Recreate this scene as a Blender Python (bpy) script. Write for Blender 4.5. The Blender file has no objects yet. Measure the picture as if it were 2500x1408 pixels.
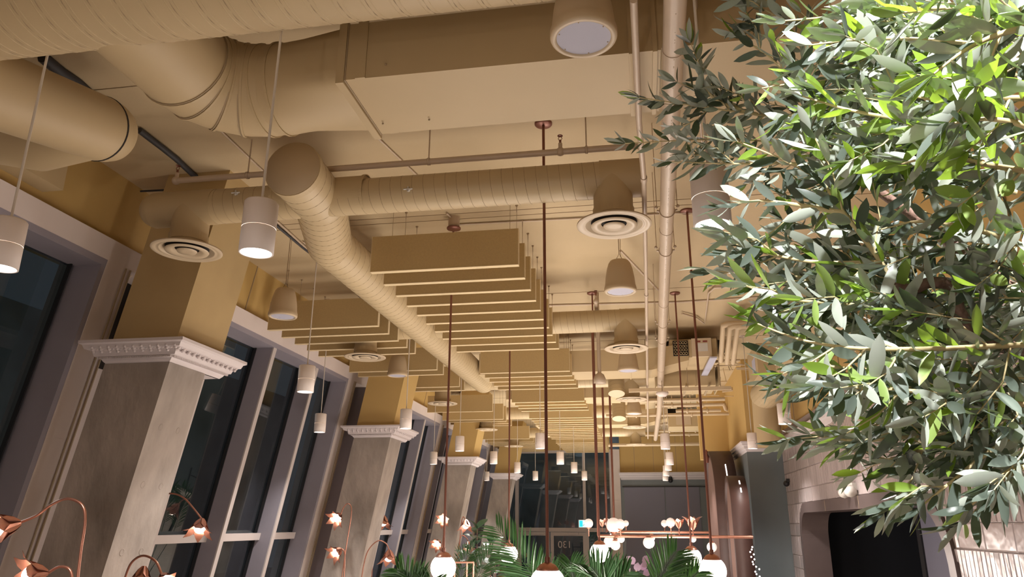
import bpy, math, random
from math import sin, cos, pi, radians, atan2, sqrt
from mathutils import Vector, Matrix
random.seed(7)
SC = bpy.context.scene
COL = SC.collection
# ------------------------------------------------------------ camera
ZC = 2.1
FPX, PITCH, YAW, ROLL = 1822.0, radians(17.478), radians(9.65), radians(.262)
_cy, _sy, _cp, _sp = cos(YAW), sin(YAW), cos(PITCH), sin(PITCH)
FW = Vector((-_sy*_cp, _cy*_cp, _sp)); _r = Vector((_cy, _sy, 0)); _u = _r.cross(FW)
RT = cos(ROLL)*_r + sin(ROLL)*_u; UP = -sin(ROLL)*_r + cos(ROLL)*_u
CAM = Vector((0, 0, ZC))
cd = bpy.data.cameras.new('camera'); cam = bpy.data.objects.new('camera', cd); COL.objects.link(cam)
cam.matrix_world = Matrix(((RT.x, UP.x, -FW.x, 0), (RT.y, UP.y, -FW.y, 0), (RT.z, UP.z, -FW.z, ZC), (0, 0, 0, 1)))
cd.sensor_width = 36; cd.lens = 36*FPX/2500; cd.clip_start = .05; cd.clip_end = 300
SC.camera = cam
# ------------------------------------------------------------ world, exposure, fill lights
w = bpy.data.worlds.new('night'); SC.world = w; w.use_nodes = True
w.node_tree.nodes['Background'].inputs[0].default_value = (.5, .62, .75, 1)
w.node_tree.nodes['Background'].inputs[1].default_value = .09
SC.view_settings.view_transform = 'Standard'; SC.view_settings.look = 'None'
SC.view_settings.exposure = .15; SC.view_settings.gamma = 1
try: SC.view_settings.use_curve_mapping = False
except Exception: pass

def area(name, loc, target, sx, sy, power, col, spread=180):
    l = bpy.data.lights.new(name, 'AREA'); l.shape = 'RECTANGLE'; l.size = sx; l.size_y = sy
    l.energy = power; l.color = col; l.spread = radians(spread)
    o = bpy.data.objects.new(name, l); COL.objects.link(o); o.location = loc
    o.rotation_euler = (Vector(target)-Vector(loc)).to_track_quat('-Z', 'Y').to_euler()
    return o
def spot(name, loc, target, power, col, ang, blend=.4, r=.05):
    l = bpy.data.lights.new(name, 'SPOT'); l.energy = power; l.color = col; l.spot_size = radians(ang); l.spot_blend = blend
    l.shadow_soft_size = r
    o = bpy.data.objects.new(name, l); COL.objects.link(o); o.location = loc
    o.rotation_euler = (Vector(target)-Vector(loc)).to_track_quat('-Z', 'Y').to_euler()
    return o
WARM = (1, .90, .80); WHITE = (1, .93, .88)
area('floor_glow_near', (-1.0, 1.2, .9), (-1.0, 1.2, 5), 1.6, 1.6, 7, WARM, 130)
area('floor_glow_mid', (-1.0, 7.0, .8), (-1.0, 7.0, 5), 2.4, 5.5, 52, WARM, 120)
area('floor_glow_far', (-1.0, 16.0, .8), (-1.0, 16.0, 5), 3.0, 9.5, 290, WARM, 125)
spot('tree_spot', (1.15, .75, 4.3), (.62, 1.4, 2.62), 480, (1, .98, .95), 46, .35, .03)
spot('tree_spot', (-.05, -.8, 3.95), (.64, 1.4, 2.56), 780, (.97, .98, 1), 32, .3, .03)

# ------------------------------------------------------------ pixel helpers (photo measured points -> real places)
def ray(x, y): return FW + (x-1250)/FPX*RT - (y-704)/FPX*UP
def onX(x, y, X): d = ray(x, y); return CAM + d*(X/d.x)
def onY(x, y, Y): d = ray(x, y); return CAM + d*(Y/d.y)
def onZ(x, y, Z): d = ray(x, y); return CAM + d*((Z-ZC)/d.z)
def at(x, y, D): return CAM + ray(x, y)*D
def pwidth(w_, P): return w_*(Vector(P)-CAM).dot(FW)/FPX

# ------------------------------------------------------------ materials
def M(name, col, rough=.6, metal=0, var=0, vscale=6, bump=0, bscale=40, emit=None, estr=0, spec=None, coat=0, stretch=None):
    m = bpy.data.materials.new(name); m.use_nodes = True; nt = m.node_tree; b = nt.nodes['Principled BSDF']
    b.inputs['Base Color'].default_value = (*col, 1); b.inputs['Roughness'].default_value = rough; b.inputs['Metallic'].default_value = metal
    if spec is not None: b.inputs['Specular IOR Level'].default_value = spec
    if coat: b.inputs['Coat Weight'].default_value = coat; b.inputs['Coat Roughness'].default_value = .08
    tc = nt.nodes.new('ShaderNodeTexCoord'); src = tc.outputs['Object']
    if stretch:
        mp = nt.nodes.new('ShaderNodeMapping'); mp.inputs['Scale'].default_value = stretch
        nt.links.new(src, mp.inputs[0]); src = mp.outputs[0]
    if var:
        n = nt.nodes.new('ShaderNodeTexNoise'); n.inputs['Scale'].default_value = vscale; n.inputs['Detail'].default_value = 5
        nt.links.new(src, n.inputs['Vector'])
        r = nt.nodes.new('ShaderNodeValToRGB'); r.color_ramp.elements[0].position = .3; r.color_ramp.elements[1].position = .7
        r.color_ramp.elements[0].color = (*[c*(1-var) for c in col], 1); r.color_ramp.elements[1].color = (*[min(1, c*(1+var)) for c in col], 1)
        nt.links.new(n.outputs[0], r.inputs[0]); nt.links.new(r.outputs[0], b.inputs['Base Color'])
    if bump:
        n = nt.nodes.new('ShaderNodeTexNoise'); n.inputs['Scale'].default_value = bscale; n.inputs['Detail'].default_value = 3
        nt.links.new(src, n.inputs['Vector'])
        bp = nt.nodes.new('ShaderNodeBump'); bp.inputs['Strength'].default_value = bump; bp.inputs['Distance'].default_value = .02
        nt.links.new(n.outputs[0], bp.inputs['Height']); nt.links.new(bp.outputs[0], b.inputs['Normal'])
    if emit: b.inputs['Emission Color'].default_value = (*emit, 1); b.inputs['Emission Strength'].default_value = estr
    return m
CREAM = (.62, .47, .29)
mt_ceil = M('ceiling_paint', (.50, .39, .235), .75, var=.06, vscale=1.3, bump=.08, bscale=25)
mt_duct = M('duct_paint', (.50, .385, .22), .5, var=.03, vscale=2, spec=.4)
mt_spiral = M('spiral_duct_paint', (.52, .405, .235), .42, var=.03, vscale=3, spec=.5)
mt_seam = M('duct_seam', (.36, .27, .165), .6)
mt_yellow = M('mustard_wall_paint', (.52, .35, .12), .7, var=.04, vscale=1.5, bump=.05)
mt_yellow2 = M('yellow_wall_paint', (.56, .38, .14), .7, var=.03, vscale=2)
mt_baffle = M('baffle_felt', (.46, .33, .15), .95, var=.05, vscale=60, bump=.15, bscale=200)
mt_trimw = M('white_trim_paint', (.66, .60, .60), .5, bump=.03, bscale=30)
mt_wallw = M('off_white_wall_paint', (.68, .60, .56), .7, var=.04, vscale=2)
mt_gray = M('grey_aluminium_frame', (.29, .27, .31), .45, metal=0, var=.03)
mt_graylight = M('pale_mullion_face', (.55, .50, .48), .4)
mt_black = M('black_gasket', (.012, .012, .014), .5)
mt_shaft = M('tan_shaft_paint', (.47, .34, .16), .7, var=.03)
mt_conc = M('concrete', (.37, .32, .28), .85, var=.36, vscale=2.6, bump=.4, bscale=16, stretch=(1, 1, .5))
mt_pendant = M('pendant_white_paint', (.76, .68, .63), .5)
mt_cord = M('white_cord', (.62, .56, .48), .6)
mt_led = M('led_disc', (1, 1, 1), .4, emit=(1, .97, .93), estr=14)
mt_globe = M('opal_globe_glass', (1, .95, .9), .25, emit=(1, .86, .74), estr=5.5)
mt_bulb = M('small_bulb', (1, .95, .9), .3, emit=(1, .80, .68), estr=7)
mt_copper = M('copper_metal', (.50, .235, .165), .32, metal=.8, var=.06, vscale=30)
mt_copperd = M('aged_copper_rod', (.235, .095, .065), .35, metal=.45)
mt_pvc = M('pvc_pipe_paint', (.54, .43, .32), .38, var=.03)
mt_grille = M('speaker_grille', (.50, .50, .60), .6, bump=.3, bscale=900)
mt_speaker = M('speaker_shell', (.52, .40, .25), .55)
mt_dark = M('dark_parts_and_shade', (.02, .015, .012), .9)  # near-black for coil and joints, also for shade in slots and gaps
mt_hanger = M('hanger_steel', (.36, .27, .18), .5, metal=.3)
mt_cable = M('dark_cable', (.045, .045, .05), .6)
mt_brownarch = M('brown_arch_leather', (.055, .025, .019), .55, var=.1, vscale=8)
mt_brownpink = M('pinkish_arch_lining', (.20, .12, .10), .5, var=.05)
mt_blue = M('slate_blue_wall', (.17, .20, .215), .3, var=.05, vscale=2)
mt_bluedoor = M('blue_grey_panel', (.19, .19, .25), .5)
mt_navy = M('navy_room_paint', (.012, .015, .022), .6)
mt_tilefr = M('brushed_bronze_frame', (.115, .085, .08), .35, metal=.1, var=.06)
mt_floor = M('oak_floor', (.33, .27, .22), .5, var=.2, vscale=3, stretch=(8, .6, 1))
mt_fabric = M('black_paint', (.015, .015, .017), .4)
mt_soil = M('dark_soil', (.03, .02, .015), .9)
mt_bark = M('smooth_brown_bark', (.22, .13, .10), .6, var=.35, vscale=12, bump=.4, bscale=50)
mt_pot = M('pot_grey', (.2, .19, .18), .6)
mt_flowerp = M('lilac_petals', (.62, .45, .62), .7)
mt_insul = M('pipe_insulation', (.54, .42, .27), .6, bump=.1, bscale=30)
mt_label = M('label_white', (.6, .57, .52), .6); mt_red = M('label_red', (.22, .04, .03), .6)
mt_teal = M('exit_teal', (.02, .55, .65), .4, emit=(.02, .62, .75), estr=.9)
mt_exitw = M('exit_white', (.8, .9, .9), .4, emit=(.55, .9, .95), estr=.9)
mt_exitblack = M('exit_figure', (.01, .08, .1), .5)
mt_purple = M('purple_lamp', (.2, .1, .9), .4, emit=(.25, .12, 1), estr=3)

def tile_mat(name, c, bsc):
    m = M(name, c, .24, spec=.5)
    nt = m.node_tree; b = nt.nodes['Principled BSDF']
    oi = nt.nodes.new('ShaderNodeObjectInfo'); geo = nt.nodes.new('ShaderNodeNewGeometry')
    add = nt.nodes.new('ShaderNodeMath'); add.operation = 'ADD'
    nt.links.new(oi.outputs['Random'], add.inputs[0]); nt.links.new(geo.outputs['Random Per Island'], add.inputs[1])
    fr = nt.nodes.new('ShaderNodeMath'); fr.operation = 'FRACT'; nt.links.new(add.outputs[0], fr.inputs[0])
    r = nt.nodes.new('ShaderNodeValToRGB')
    r.color_ramp.elements[0].color = (c[0]*.86, c[1]*.86, c[2]*.86, 1); r.color_ramp.elements[1].color = (c[0]*1.1, c[1]*1.1, c[2]*1.1, 1)
    nt.links.new(fr.outputs[0], r.inputs[0]); nt.links.new(r.outputs[0], b.inputs['Base Color'])
    tc = nt.nodes.new('ShaderNodeNewGeometry'); n = nt.nodes.new('ShaderNodeTexNoise'); n.inputs['Scale'].default_value = bsc; n.inputs['Detail'].default_value = 1
    nt.links.new(tc.outputs['Position'], n.inputs['Vector'])
    bp = nt.nodes.new('ShaderNodeBump'); bp.inputs['Strength'].default_value = .35; bp.inputs['Distance'].default_value = .012
    nt.links.new(n.outputs[0], bp.inputs['Height']); nt.links.new(bp.outputs[0], b.inputs['Normal']); nt.links.new(bp.outputs[0], b.inputs['Coat Normal'])
    return m
mt_tile = tile_mat('glazed_tile', (.42, .355, .345), 14)

def glass_mat():
    m = bpy.data.materials.new('night_window_glass'); m.use_nodes = True; nt = m.node_tree; nt.nodes.clear()
    o = nt.nodes.new('ShaderNodeOutputMaterial'); mix = nt.nodes.new('ShaderNodeMixShader'); tr = nt.nodes.new('ShaderNodeBsdfTransparent')
    tr.inputs[0].default_value = (.55, .6, .6, 1); gl = nt.nodes.new('ShaderNodeBsdfGlossy'); gl.inputs['Roughness'].default_value = .01
    gl.inputs[0].default_value = (.8, .85, .9, 1); fr = nt.nodes.new('ShaderNodeFresnel'); gg = nt.nodes.new('ShaderNodeNewGeometry'); mm = nt.nodes.new('ShaderNodeMapRange'); mm.inputs[3].default_value = 1.9; mm.inputs[4].default_value = 1/1.9; nt.links.new(gg.outputs['Backfacing'], mm.inputs[0]); nt.links.new(mm.outputs[0], fr.inputs[0])
    nt.links.new(fr.outputs[0], mix.inputs[0]); nt.links.new(tr.outputs[0], mix.inputs[1]); nt.links.new(gl.outputs[0], mix.inputs[2])
    nt.links.new(mix.outputs[0], o.inputs[0]); return m
mt_glass = glass_mat()

def leaf_mat(name, front, back, trans, tw):
    m = bpy.data.materials.new(name); m.use_nodes = True; nt = m.node_tree; b = nt.nodes['Principled BSDF']; out = nt.nodes['Material Output']
    geo = nt.nodes.new('ShaderNodeNewGeometry'); mx = nt.nodes.new('ShaderNodeMix'); mx.data_type = 'RGBA'
    oi = nt.nodes.new('ShaderNodeObjectInfo'); ad = nt.nodes.new('ShaderNodeMath'); ad.operation = 'ADD'
    nt.links.new(oi.outputs['Random'], ad.inputs[0]); nt.links.new(geo.outputs['Random Per Island'], ad.inputs[1])
    fr = nt.nodes.new('ShaderNodeMath'); fr.operation = 'FRACT'; nt.links.new(ad.outputs[0], fr.inputs[0])
    r = nt.nodes.new('ShaderNodeValToRGB'); r.color_ramp.elements[0].color = (*[c*.6 for c in front], 1)
    r.color_ramp.elements[1].color = (*[min(1, c*1.35) for c in front], 1)
    nt.links.new(fr.outputs[0], r.inputs[0])
    nt.links.new(geo.outputs['Backfacing'], mx.inputs[0]); nt.links.new(r.outputs[0], mx.inputs[6]); mx.inputs[7].default_value = (*back, 1)
    nt.links.new(mx.outputs[2], b.inputs['Base Color']); b.inputs['Roughness'].default_value = .34
    t = nt.nodes.new('ShaderNodeBsdfTranslucent'); t.inputs[0].default_value = (*trans, 1)
    ms = nt.nodes.new('ShaderNodeMixShader'); ms.inputs[0].default_value = tw
    nt.links.new(b.outputs[0], ms.inputs[1]); nt.links.new(t.outputs[0], ms.inputs[2]); nt.links.new(ms.outputs[0], out.inputs[0])
    return m
mt_leaf = leaf_mat('olive_leaf', (.085, .105, .085), (.36, .39, .33), (.25, .45, .08), .08)
mt_leafy = leaf_mat('young_olive_leaf', (.17, .27, .04), (.30, .42, .12), (.40, .62, .05), .35)
mt_twig = M('pale_twig', (.58, .47, .25), .6)
mt_palm = leaf_mat('palm_leaflet', (.028, .075, .028), (.055, .12, .045), (.12, .3, .05), .12)
mt_fid = leaf_mat('dark_rubber_leaf', (.018, .05, .025), (.03, .07, .04), (.05, .15, .03), .08)

# ------------------------------------------------------------ mesh builder
class B:
    def __init__(s): s.v = []; s.f = []; s.sm = []
    def add(s, v, f, smooth=False):
        n = len(s.v); s.v += [tuple(p) for p in v]; s.f += [tuple(i+n for i in q) for q in f]; s.sm += [smooth]*len(f); return s
    def hexa(s, p): return s.add(p, [(0, 3, 2, 1), (4, 5, 6, 7), (0, 1, 5, 4), (1, 2, 6, 5), (2, 3, 7, 6), (3, 0, 4, 7)])
    def box(s, x0, x1, y0, y1, z0, z1):
        return s.hexa([(x0, y0, z0), (x1, y0, z0), (x1, y1, z0), (x0, y1, z0), (x0, y0, z1), (x1, y0, z1), (x1, y1, z1), (x0, y1, z1)])
    def cbox(s, c, sx, sy, sz): return s.box(c[0]-sx/2, c[0]+sx/2, c[1]-sy/2, c[1]+sy/2, c[2]-sz/2, c[2]+sz/2)
    def bar(s, a, b, wd, th, up=(0, 0, 1)):
        a = Vector(a); b = Vector(b); d = (b-a).normalized(); u = Vector(up); sd = d.cross(u)
        if sd.length < 1e-4: sd = d.cross(Vector((1, 0, 0)))
        sd.normalize(); u = sd.cross(d); sd *= wd/2; u = u*th/2
        return s.hexa([a-sd-u, a+sd-u, b+sd-u, b-sd-u, a-sd+u, a+sd+u, b+sd+u, b-sd+u])
    def tube(s, pts, r, seg=12, cap=True):
        pts = [Vector(p) for p in pts]; n = len(pts); rs = r if isinstance(r, (list, tuple)) else [r]*n
        d0 = (pts[1]-pts[0]).normalized(); u = d0.cross(Vector((0, 0, 1)))
        if u.length < .1: u = d0.cross(Vector((1, 0, 0)))
        u.normalize(); V = []; F = []
        for i, p in enumerate(pts):
            if i == 0: t = pts[1]-pts[0]
            elif i == n-1: t = pts[-1]-pts[-2]
            else: t = (pts[i+1]-p).normalized()+(p-pts[i-1]).normalized()
            t.normalize(); u = (u-t*u.dot(t)).normalized(); w_ = t.cross(u)
            V += [p+(u*cos(2*pi*k/seg)+w_*sin(2*pi*k/seg))*rs[i] for k in range(seg)]
        for i in range(n-1):
            for k in range(seg):
                k2 = (k+1) % seg; F.append((i*seg+k, i*seg+k2, (i+1)*seg+k2, (i+1)*seg+k))
        s.add(V, F, True)
        if cap:
            s.add(V[:seg], [tuple(range(seg))[::-1]]); s.add(V[-seg:], [tuple(range(seg))])
        return s
    def lathe(s, prof, c, seg=24, axis=(0, 0, 1), smooth=True):
        a = Vector(axis).normalized(); u = a.cross(Vector((0, 1, 0)))
        if u.length < .1: u = a.cross(Vector((1, 0, 0)))
        u.normalize(); w_ = a.cross(u); c = Vector(c); V = []; F = []
        for r, h in prof: V += [c+a*h+(u*cos(2*pi*k/seg)+w_*sin(2*pi*k/seg))*r for k in range(seg)]
        for i in range(len(prof)-1):
            for k in range(seg):
                k2 = (k+1) % seg; F.append((i*seg+k, i*seg+k2, (i+1)*seg+k2, (i+1)*seg+k))
        return s.add(V, F, smooth)
    def ball(s, c, r, seg=20, rings=12, sz=1):
        return s.lathe([(max(1e-4, r*sin(pi*i/rings)), -r*cos(pi*i/rings)*sz) for i in range(rings+1)], c, seg)
    def build(s, name, mat, parent=None, base=None):
        me = bpy.data.meshes.new(name); off = Vector((0, 0, 0))
        if parent is not None:
            off = Vector(parent.location); q = parent.parent
            while q is not None: off += q.location; q = q.parent
        if base is not None: off = off+Vector(base)
        me.from_pydata([(p[0]-off.x, p[1]-off.y, p[2]-off.z) for p in s.v], [], s.f)
        me.polygons.foreach_set('use_smooth', s.sm); me.update()
        if mat: me.materials.append(mat)
        o = bpy.data.objects.new(name, me); COL.objects.link(o)
        if parent is not None: o.parent = parent
        if base is not None: o.location = base
        return o
def tag(o, label=None, cat=None, group=None, kind=None):
    if label: o['label'] = label
    if cat: o['category'] = cat
    if group: o['group'] = group
    if kind: o['kind'] = kind
    return o
def thing(name, loc, label, cat, group=None, kind=None):
    o = bpy.data.objects.new(name, None); COL.objects.link(o); o.location = loc; o.empty_display_size = .1
    return tag(o, label, cat, group, kind)
def struct(o, label=None): o['kind'] = 'structure'; 
def stru(b, name, mat, label=None, parent=None):
    o = b.build(name, mat, parent)
    if parent is None: tag(o, label, None, None, 'structure')
    return o
def copy_tree(o, parent=None):
    c = o.copy(); COL.objects.link(c); c.parent = parent
    for ch in list(o.children): copy_tree(ch, c)
    return c
ORD = ['nearest', 'second', 'third', 'fourth', 'fifth', 'sixth', 'seventh', 'eighth', 'ninth', 'tenth', 'eleventh', 'twelfth', 'thirteenth', 'fourteenth', 'fifteenth', 'sixteenth']

# ============================================================ ROOM SHELL
HC = 4.70; YE = 22.7; XR = 2.2; T = .187
def WX(z, A=4.33): return -A+T*(z-ZC)          # the window wall leans inwards
stru(B().box(-6, 6, -3, YE+.3, -.1, 0), 'floor', mt_floor, 'pale oak floor of the dining room')
ce = stru(B().box(-6, 6, -3, YE+.3, HC, HC+.2), 'ceiling', mt_ceil, 'cream painted concrete ceiling with board joints')
b = B()
for y in (1.2, 3.62, 5.9, 6.02, 8.4, 10.9, 13.4, 15.9, 18.4): b.box(-4, 2.2, y, y+.006, HC-.004, HC+.001)
b.build('joint_line', mt_seam, ce)['kind'] = 'stuff'

def lean_box(b, y0, y1, z0, z1, a_in, a_out):
    p = [(WX(z0, a_out), y0, z0), (WX(z0, a_in), y0, z0), (WX(z0, a_in), y1, z0), (WX(z0, a_out), y1, z0),
         (WX(z1, a_out), y0, z1), (WX(z1, a_in), y0, z1), (WX(z1, a_in), y1, z1), (WX(z1, a_out), y1, z1)]
    return b.hexa(p)
ZT = 4.02; ZS = .55; COLY = [4.80+4.98*k for k in range(4)]
bays = [(-.4, COLY[0]+.02)]+[(COLY[k]+.72, COLY[k+1]+.02 if k < 3 else YE) for k in range(4)]
bays[4] = (COLY[3]+.72, COLY[3]+2.6)
wl = B()
lean_box(wl, -3, YE, 0, ZS, 4.33, 4.75)
lean_box(wl, -3, YE, ZT, ZT+.16, 4.33, 4.75)
lean_box(wl, -3, bays[0][0], ZS, ZT, 4.33, 4.75)
for k in range(4):
    lean_box(wl, bays[k][1], bays[k][1]+.26, ZS, ZT, 4.33, 4.75)
    lean_box(wl, bays[k][1]+.26, bays[k+1][0], ZS, ZT, 4.58, 4.75)
lean_box(wl, bays[4][1], YE, ZS, ZT, 4.33, 4.75)
wall_left = stru(wl, 'wall_left', mt_wallw, 'leaning off-white window wall with deep openings')
up = B(); lean_box(up, -3, YE, ZT+.16, HC, 4.42, 4.8)
stru(up, 'upper_wall', mt_yellow, parent=wall_left)
b = B()
for y in (6.45, 6.95, 8.9, 11.4, 11.95, 13.7, 16.4): lean_box(b, y, y+.012, ZT+.17, HC, 4.413, 4.43)
b.build('panel_joint', mt_seam, wall_left)['kind'] = 'stuff'
b = B()
for k in range(4):
    y = bays[k][1]+.2; lean_box(b, y, y+.012, ZS, ZT, 4.322, 4.34); lean_box(b, y+.05, y+.06, ZS, ZT, 4.318, 4.34)
b.build('corner_bead', mt_seam, wall_left)

for k, (y0, y1) in enumerate(bays):
    fr = B()
    lean_box(fr, y0, y1, ZT-.05, ZT-.001, 4.335, 4.62); lean_box(fr, y0, y1, ZS, ZS+.06, 4.335, 4.62)
    lean_box(fr, y1-.05, y1-.001, ZS+.06, ZT-.05, 4.335, 4.62); lean_box(fr, y0+.001, y0+.05, ZS+.06, ZT-.05, 4.335, 4.62)
    win = stru(fr, 'window_%d' % (k+1), mt_gray, 'tall leaning window bay with grey frame, %s bay of the window wall' % ORD[k])
    ys = [y for y in (1.5+4.98*k-.0, 2.67+4.98*k, 3.82+4.98*k) if y0+.1 < y < y1-.1]
    if k == 0: ys = [.3, 1.5, 2.67, 3.74]
    ed = [y0+.05]+ys+[y1-.05]
    for i, y in enumerate(ys):
        m_ = B(); lean_box(m_, y-.035, y+.035, ZS+.06, ZT-.05, 4.36, 4.66); mo = m_.build('mullion', mt_gray, win)
        f_ = B(); lean_box(f_, y-.035, y+.035, ZS+.06, ZT-.05, 4.345, 4.36); f_.build('mullion_face', mt_graylight, mo)
    for i in range(len(ed)-1):
        a, c = ed[i]+.035, ed[i+1]-.035
        t_ = B(); lean_box(t_, a, c, 1.90, 1.98, 4.5, 4.62); t_.build('transom', mt_graylight, win)
        for z0, z1 in ((ZS+.06, 1.90), (1.98, ZT-.05)):
            g_ = B(); lean_box(g_, a, c, z0, z1, 4.585, 4.6); g_.build('pane', mt_glass, win)
        g_ = B(); lean_box(g_, c-.012, c, ZS+.06, ZT-.05, 4.55, 4.585); g_.build('gasket', mt_black, win)

_l = bpy.data.lights.new('facade_fill', 'POINT'); _l.energy = 900; _l.color = (.9, .95, 1); _l.shadow_soft_size = .3  # added fill outside, no lamp there: brightens what the window glass shows
_o = bpy.data.objects.new('facade_fill', _l); COL.objects.link(_o); _o.location = (-13, 10, 6.5)
_l3 = bpy.data.lights.new('outer_wall_fill', 'POINT'); _l3.energy = 22; _l3.color = (.9, .95, 1); _l3.shadow_soft_size = .2; _l2 = bpy.data.objects.new('outer_wall_fill', _l3); COL.objects.link(_l2); _l2.location = (-2, 25, 4.4)  # added unseen fill on the wall beyond the entrance glazing
# outside: dark pavement and a dim block across the street
stru(B().box(-40, -5.2, -10, 40, -.3, -.2), 'street', M('asphalt', (.05, .05, .055), .8), 'dark street outside the window wall')
stru(B().box(-22, -20, -10, 40, -.2, 9), 'building', M('dim_facade', (.2, .215, .2), .8, var=.4, vscale=.5), 'dim building front across the street')

# end wall
stb = B()
stb.box(-5.5, -4.05, YE, YE+.2, 0, HC).box(-4.05, -.9, YE, YE+.2, 4.2, HC)
wb = stru(stb, 'wall_back', mt_yellow2, 'yellow painted end wall around the glazed entrance')
B().box(-.62, XR+.3, YE-.02, YE+.2, 3.52, HC).build('upper_wall', mt_yellow2, wb)
B().box(-.62, XR+.3, YE-.01, YE+.2, 0, 3.52).build('lower_wall', mt_blue, wb)
b = B()
for x in (-.2, .35, 1.0): b.box(x, x+.012, YE-.024, YE, 3.56, HC)
b.build('panel_joint', mt_seam, wb)['kind'] = 'stuff'
for x0, x1 in ((-.52, .62), (.65, 1.6)):
    B().box(x0, x1, YE-.05, YE-.015, .1, 3.12).build('panel', mt_bluedoor, wb)
B().box(-.57, XR, YE-.055, YE-.02, 3.12, 3.15).build('shadow_gap', mt_black, wb)
stru(B().box(-.9, -.62, YE-.12, YE+.2, 0, 4.2), 'trim_1', mt_wallw, 'pale vertical post right of the entrance glazing')
def crown_run(b, pts, z0, z1, inward, d0=0, d1=.1, steps=((0, 0), (.12, .12), (.25, .2), (.3, .42), (.55, .52), (.62, .78), (.8, .86), (.86, 1), (1, 1))):
    """pts: bottom polyline; inward: offset directions per point (unit-ish vectors) -> moulding profile growing outwards with height"""
    V = []; n = len(steps)
    for p, q in zip(pts, inward):
        p = Vector(p); q = Vector(q)
        for h, o in steps: V.append((p.x+q.x*(d0+(d1-d0)*o), p.y+q.y*(d0+(d1-d0)*o), z0+(z1-z0)*h))
        V.append((p.x-q.x*.02, p.y-q.y*.02, z1)); V.append((p.x-q.x*.02, p.y-q.y*.02, z0))
    m_ = n+2; F = []
    for i in range(len(pts)-1):
        for k in range(m_):
            k2 = (k+1) % m_; F.append((i*m_+k, (i+1)*m_+k, (i+1)*m_+k2, i*m_+k2))
    F.append(tuple(range(m_))[::-1]); F.append(tuple((len(pts)-1)*m_+k for k in range(m_)))
    b.add(V, F)
b = B(); crown_run(b, [(-.6, YE-.03, 0), (XR, YE-.03, 0)], 3.33, 3.53, [(-.3, -1, 0), (0, -1, 0)], 0, .2)
stru(b, 'trim_2', mt_trimw, 'white crown moulding above the blue panels on the end wall')

# entrance glazing: window over doors
win = stru(B().box(-4.05, -.9, YE+.02, YE+.1, 4.12, 4.2).box(-4.05, -4.0, YE+.02, YE+.1, 0, 4.12).box(-.94, -.9, YE+.02, YE+.1, 0, 4.12), 'window_6', mt_graylight, 'tall glazed entrance screen at the end of the room')
B().box(-3.73, -3.63, YE-.03, YE+.1, 0, 4.12).build('mullion', mt_graylight, win)
B().box(-1.72, -1.64, YE-.03, YE+.1, 1.99, 4.12).build('mullion', mt_graylight, win)
B().box(-3.63, -.94, YE-.03, YE+.1, 1.88, 1.99).build('transom', mt_graylight, win)
for x0, x1 in ((-4.0, -3.73), (-3.63, -1.72), (-1.64, -.94)): B().box(x0, x1, YE+.04, YE+.05, 1.99 if x0 > -3.9 else 0, 4.12).build('pane', mt_glass, win)
def door(n, x0, x1, lab):
    d = stru(B().box(x0, x0+.09, YE-.02, YE+.05, 0, 1.87).box(x1-.09, x1, YE-.02, YE+.05, 0, 1.87).box(x0+.09, x1-.09, YE-.02, YE+.05, 1.77, 1.87).box(x0+.09, x1-.09, YE-.02, YE+.05, 0, .25), n, mt_graylight, lab)
    B().box(x0+.09, x1-.09, YE+.01, YE+.02, .25, 1.78).build('pane', mt_glass, d)
    B().box((x0+x1)/2-.05, (x0+x1)/2+.3, YE-.09, YE-.02, 1.8, 1.87).build('door_closer', mt_graylight, d)
    return d
mt_twig_gold = M('gold_lettering', (.6, .45, .2), .4)
d1_ = door('door_1', -3.63, -2.72, 'left glass entrance door with pale frame')
d2 = door('door_2', -2.69, -1.66, 'right glass entrance door carrying the mirrored number')
B().box(-1.66, -1.58, YE-.02, YE+.05, 0, 1.88).build('side_post', mt_graylight, win); B().box(-1.58, -.94, YE+.01, YE+.02, 0, 1.88).build('pane', mt_glass, win)
def text(s, name, loc, size, mat, rot, parent, mirror=False):
    c = bpy.data.curves.new(name, 'FONT'); c.body = s; c.size = size; c.extrude = .002; c.align_x = 'CENTER'; c.materials.append(mat)
    o = bpy.data.objects.new(name, c); COL.objects.link(o); o.rotation_euler = rot
    if mirror: o.scale = (-1, 1, 1)
    o.location = Vector(loc)-(Vector(parent.location) if parent else Vector()); o.parent = parent; return o
text('130', 'number', (-2.28, YE-.005, 1.44), .27, mt_exitw if False else mt_graylight, (pi/2, 0, 0), d2, True)
text('EE', 'lettering', (-3.38, YE-.005, 1.18), .15, mt_twig_gold, (pi/2, 0, 0), d1_, True)
# outdoor backdrop beyond the entrance
stru(B().box(-9, 5, 27, 27.2, -.2, 6), 'outer_wall', M('dark_hall_wall', (.22, .24, .25), .7, var=.6, vscale=.8), 'dark wall beyond the glazed entrance')
# exit sign
q = onY(1428, 1278, YE-.6)
ex = thing('exit_sign', q, 'lit teal and white running-figure exit sign hanging before the entrance glazing', 'exit sign')
B().cbox(q, .36, .04, .22).build('housing', mt_graylight, ex)
B().cbox(q-Vector((0, .022, 0)), .33, .004, .19).build('face', mt_exitw, ex)
for dx in (-.105, .095): B().cbox(q+Vector((dx, -.026, 0)), .09, .004, .165).build('door_symbol', mt_teal, ex)
b = B(); b.ball(q+Vector((.01, -.026, .06)), .013, 8, 6)
for a, c in (((.005, .045), (-.01, -.005)), ((-.01, -.005), (.02, -.04)), ((.02, -.04), (.0, -.075)), ((-.01, -.005), (-.03, -.04)), ((-.03, -.04), (-.055, -.05)), ((.005, .04), (-.03, .02)), ((.005, .04), (.03, .01)), ((.03, .01), (.045, .02))):
    b.tube([q+Vector((a[0], -.027, a[1])), q+Vector((c[0], -.027, c[1]))], .007, 6)
b.build('running_figure', mt_exitblack, ex)
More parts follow.
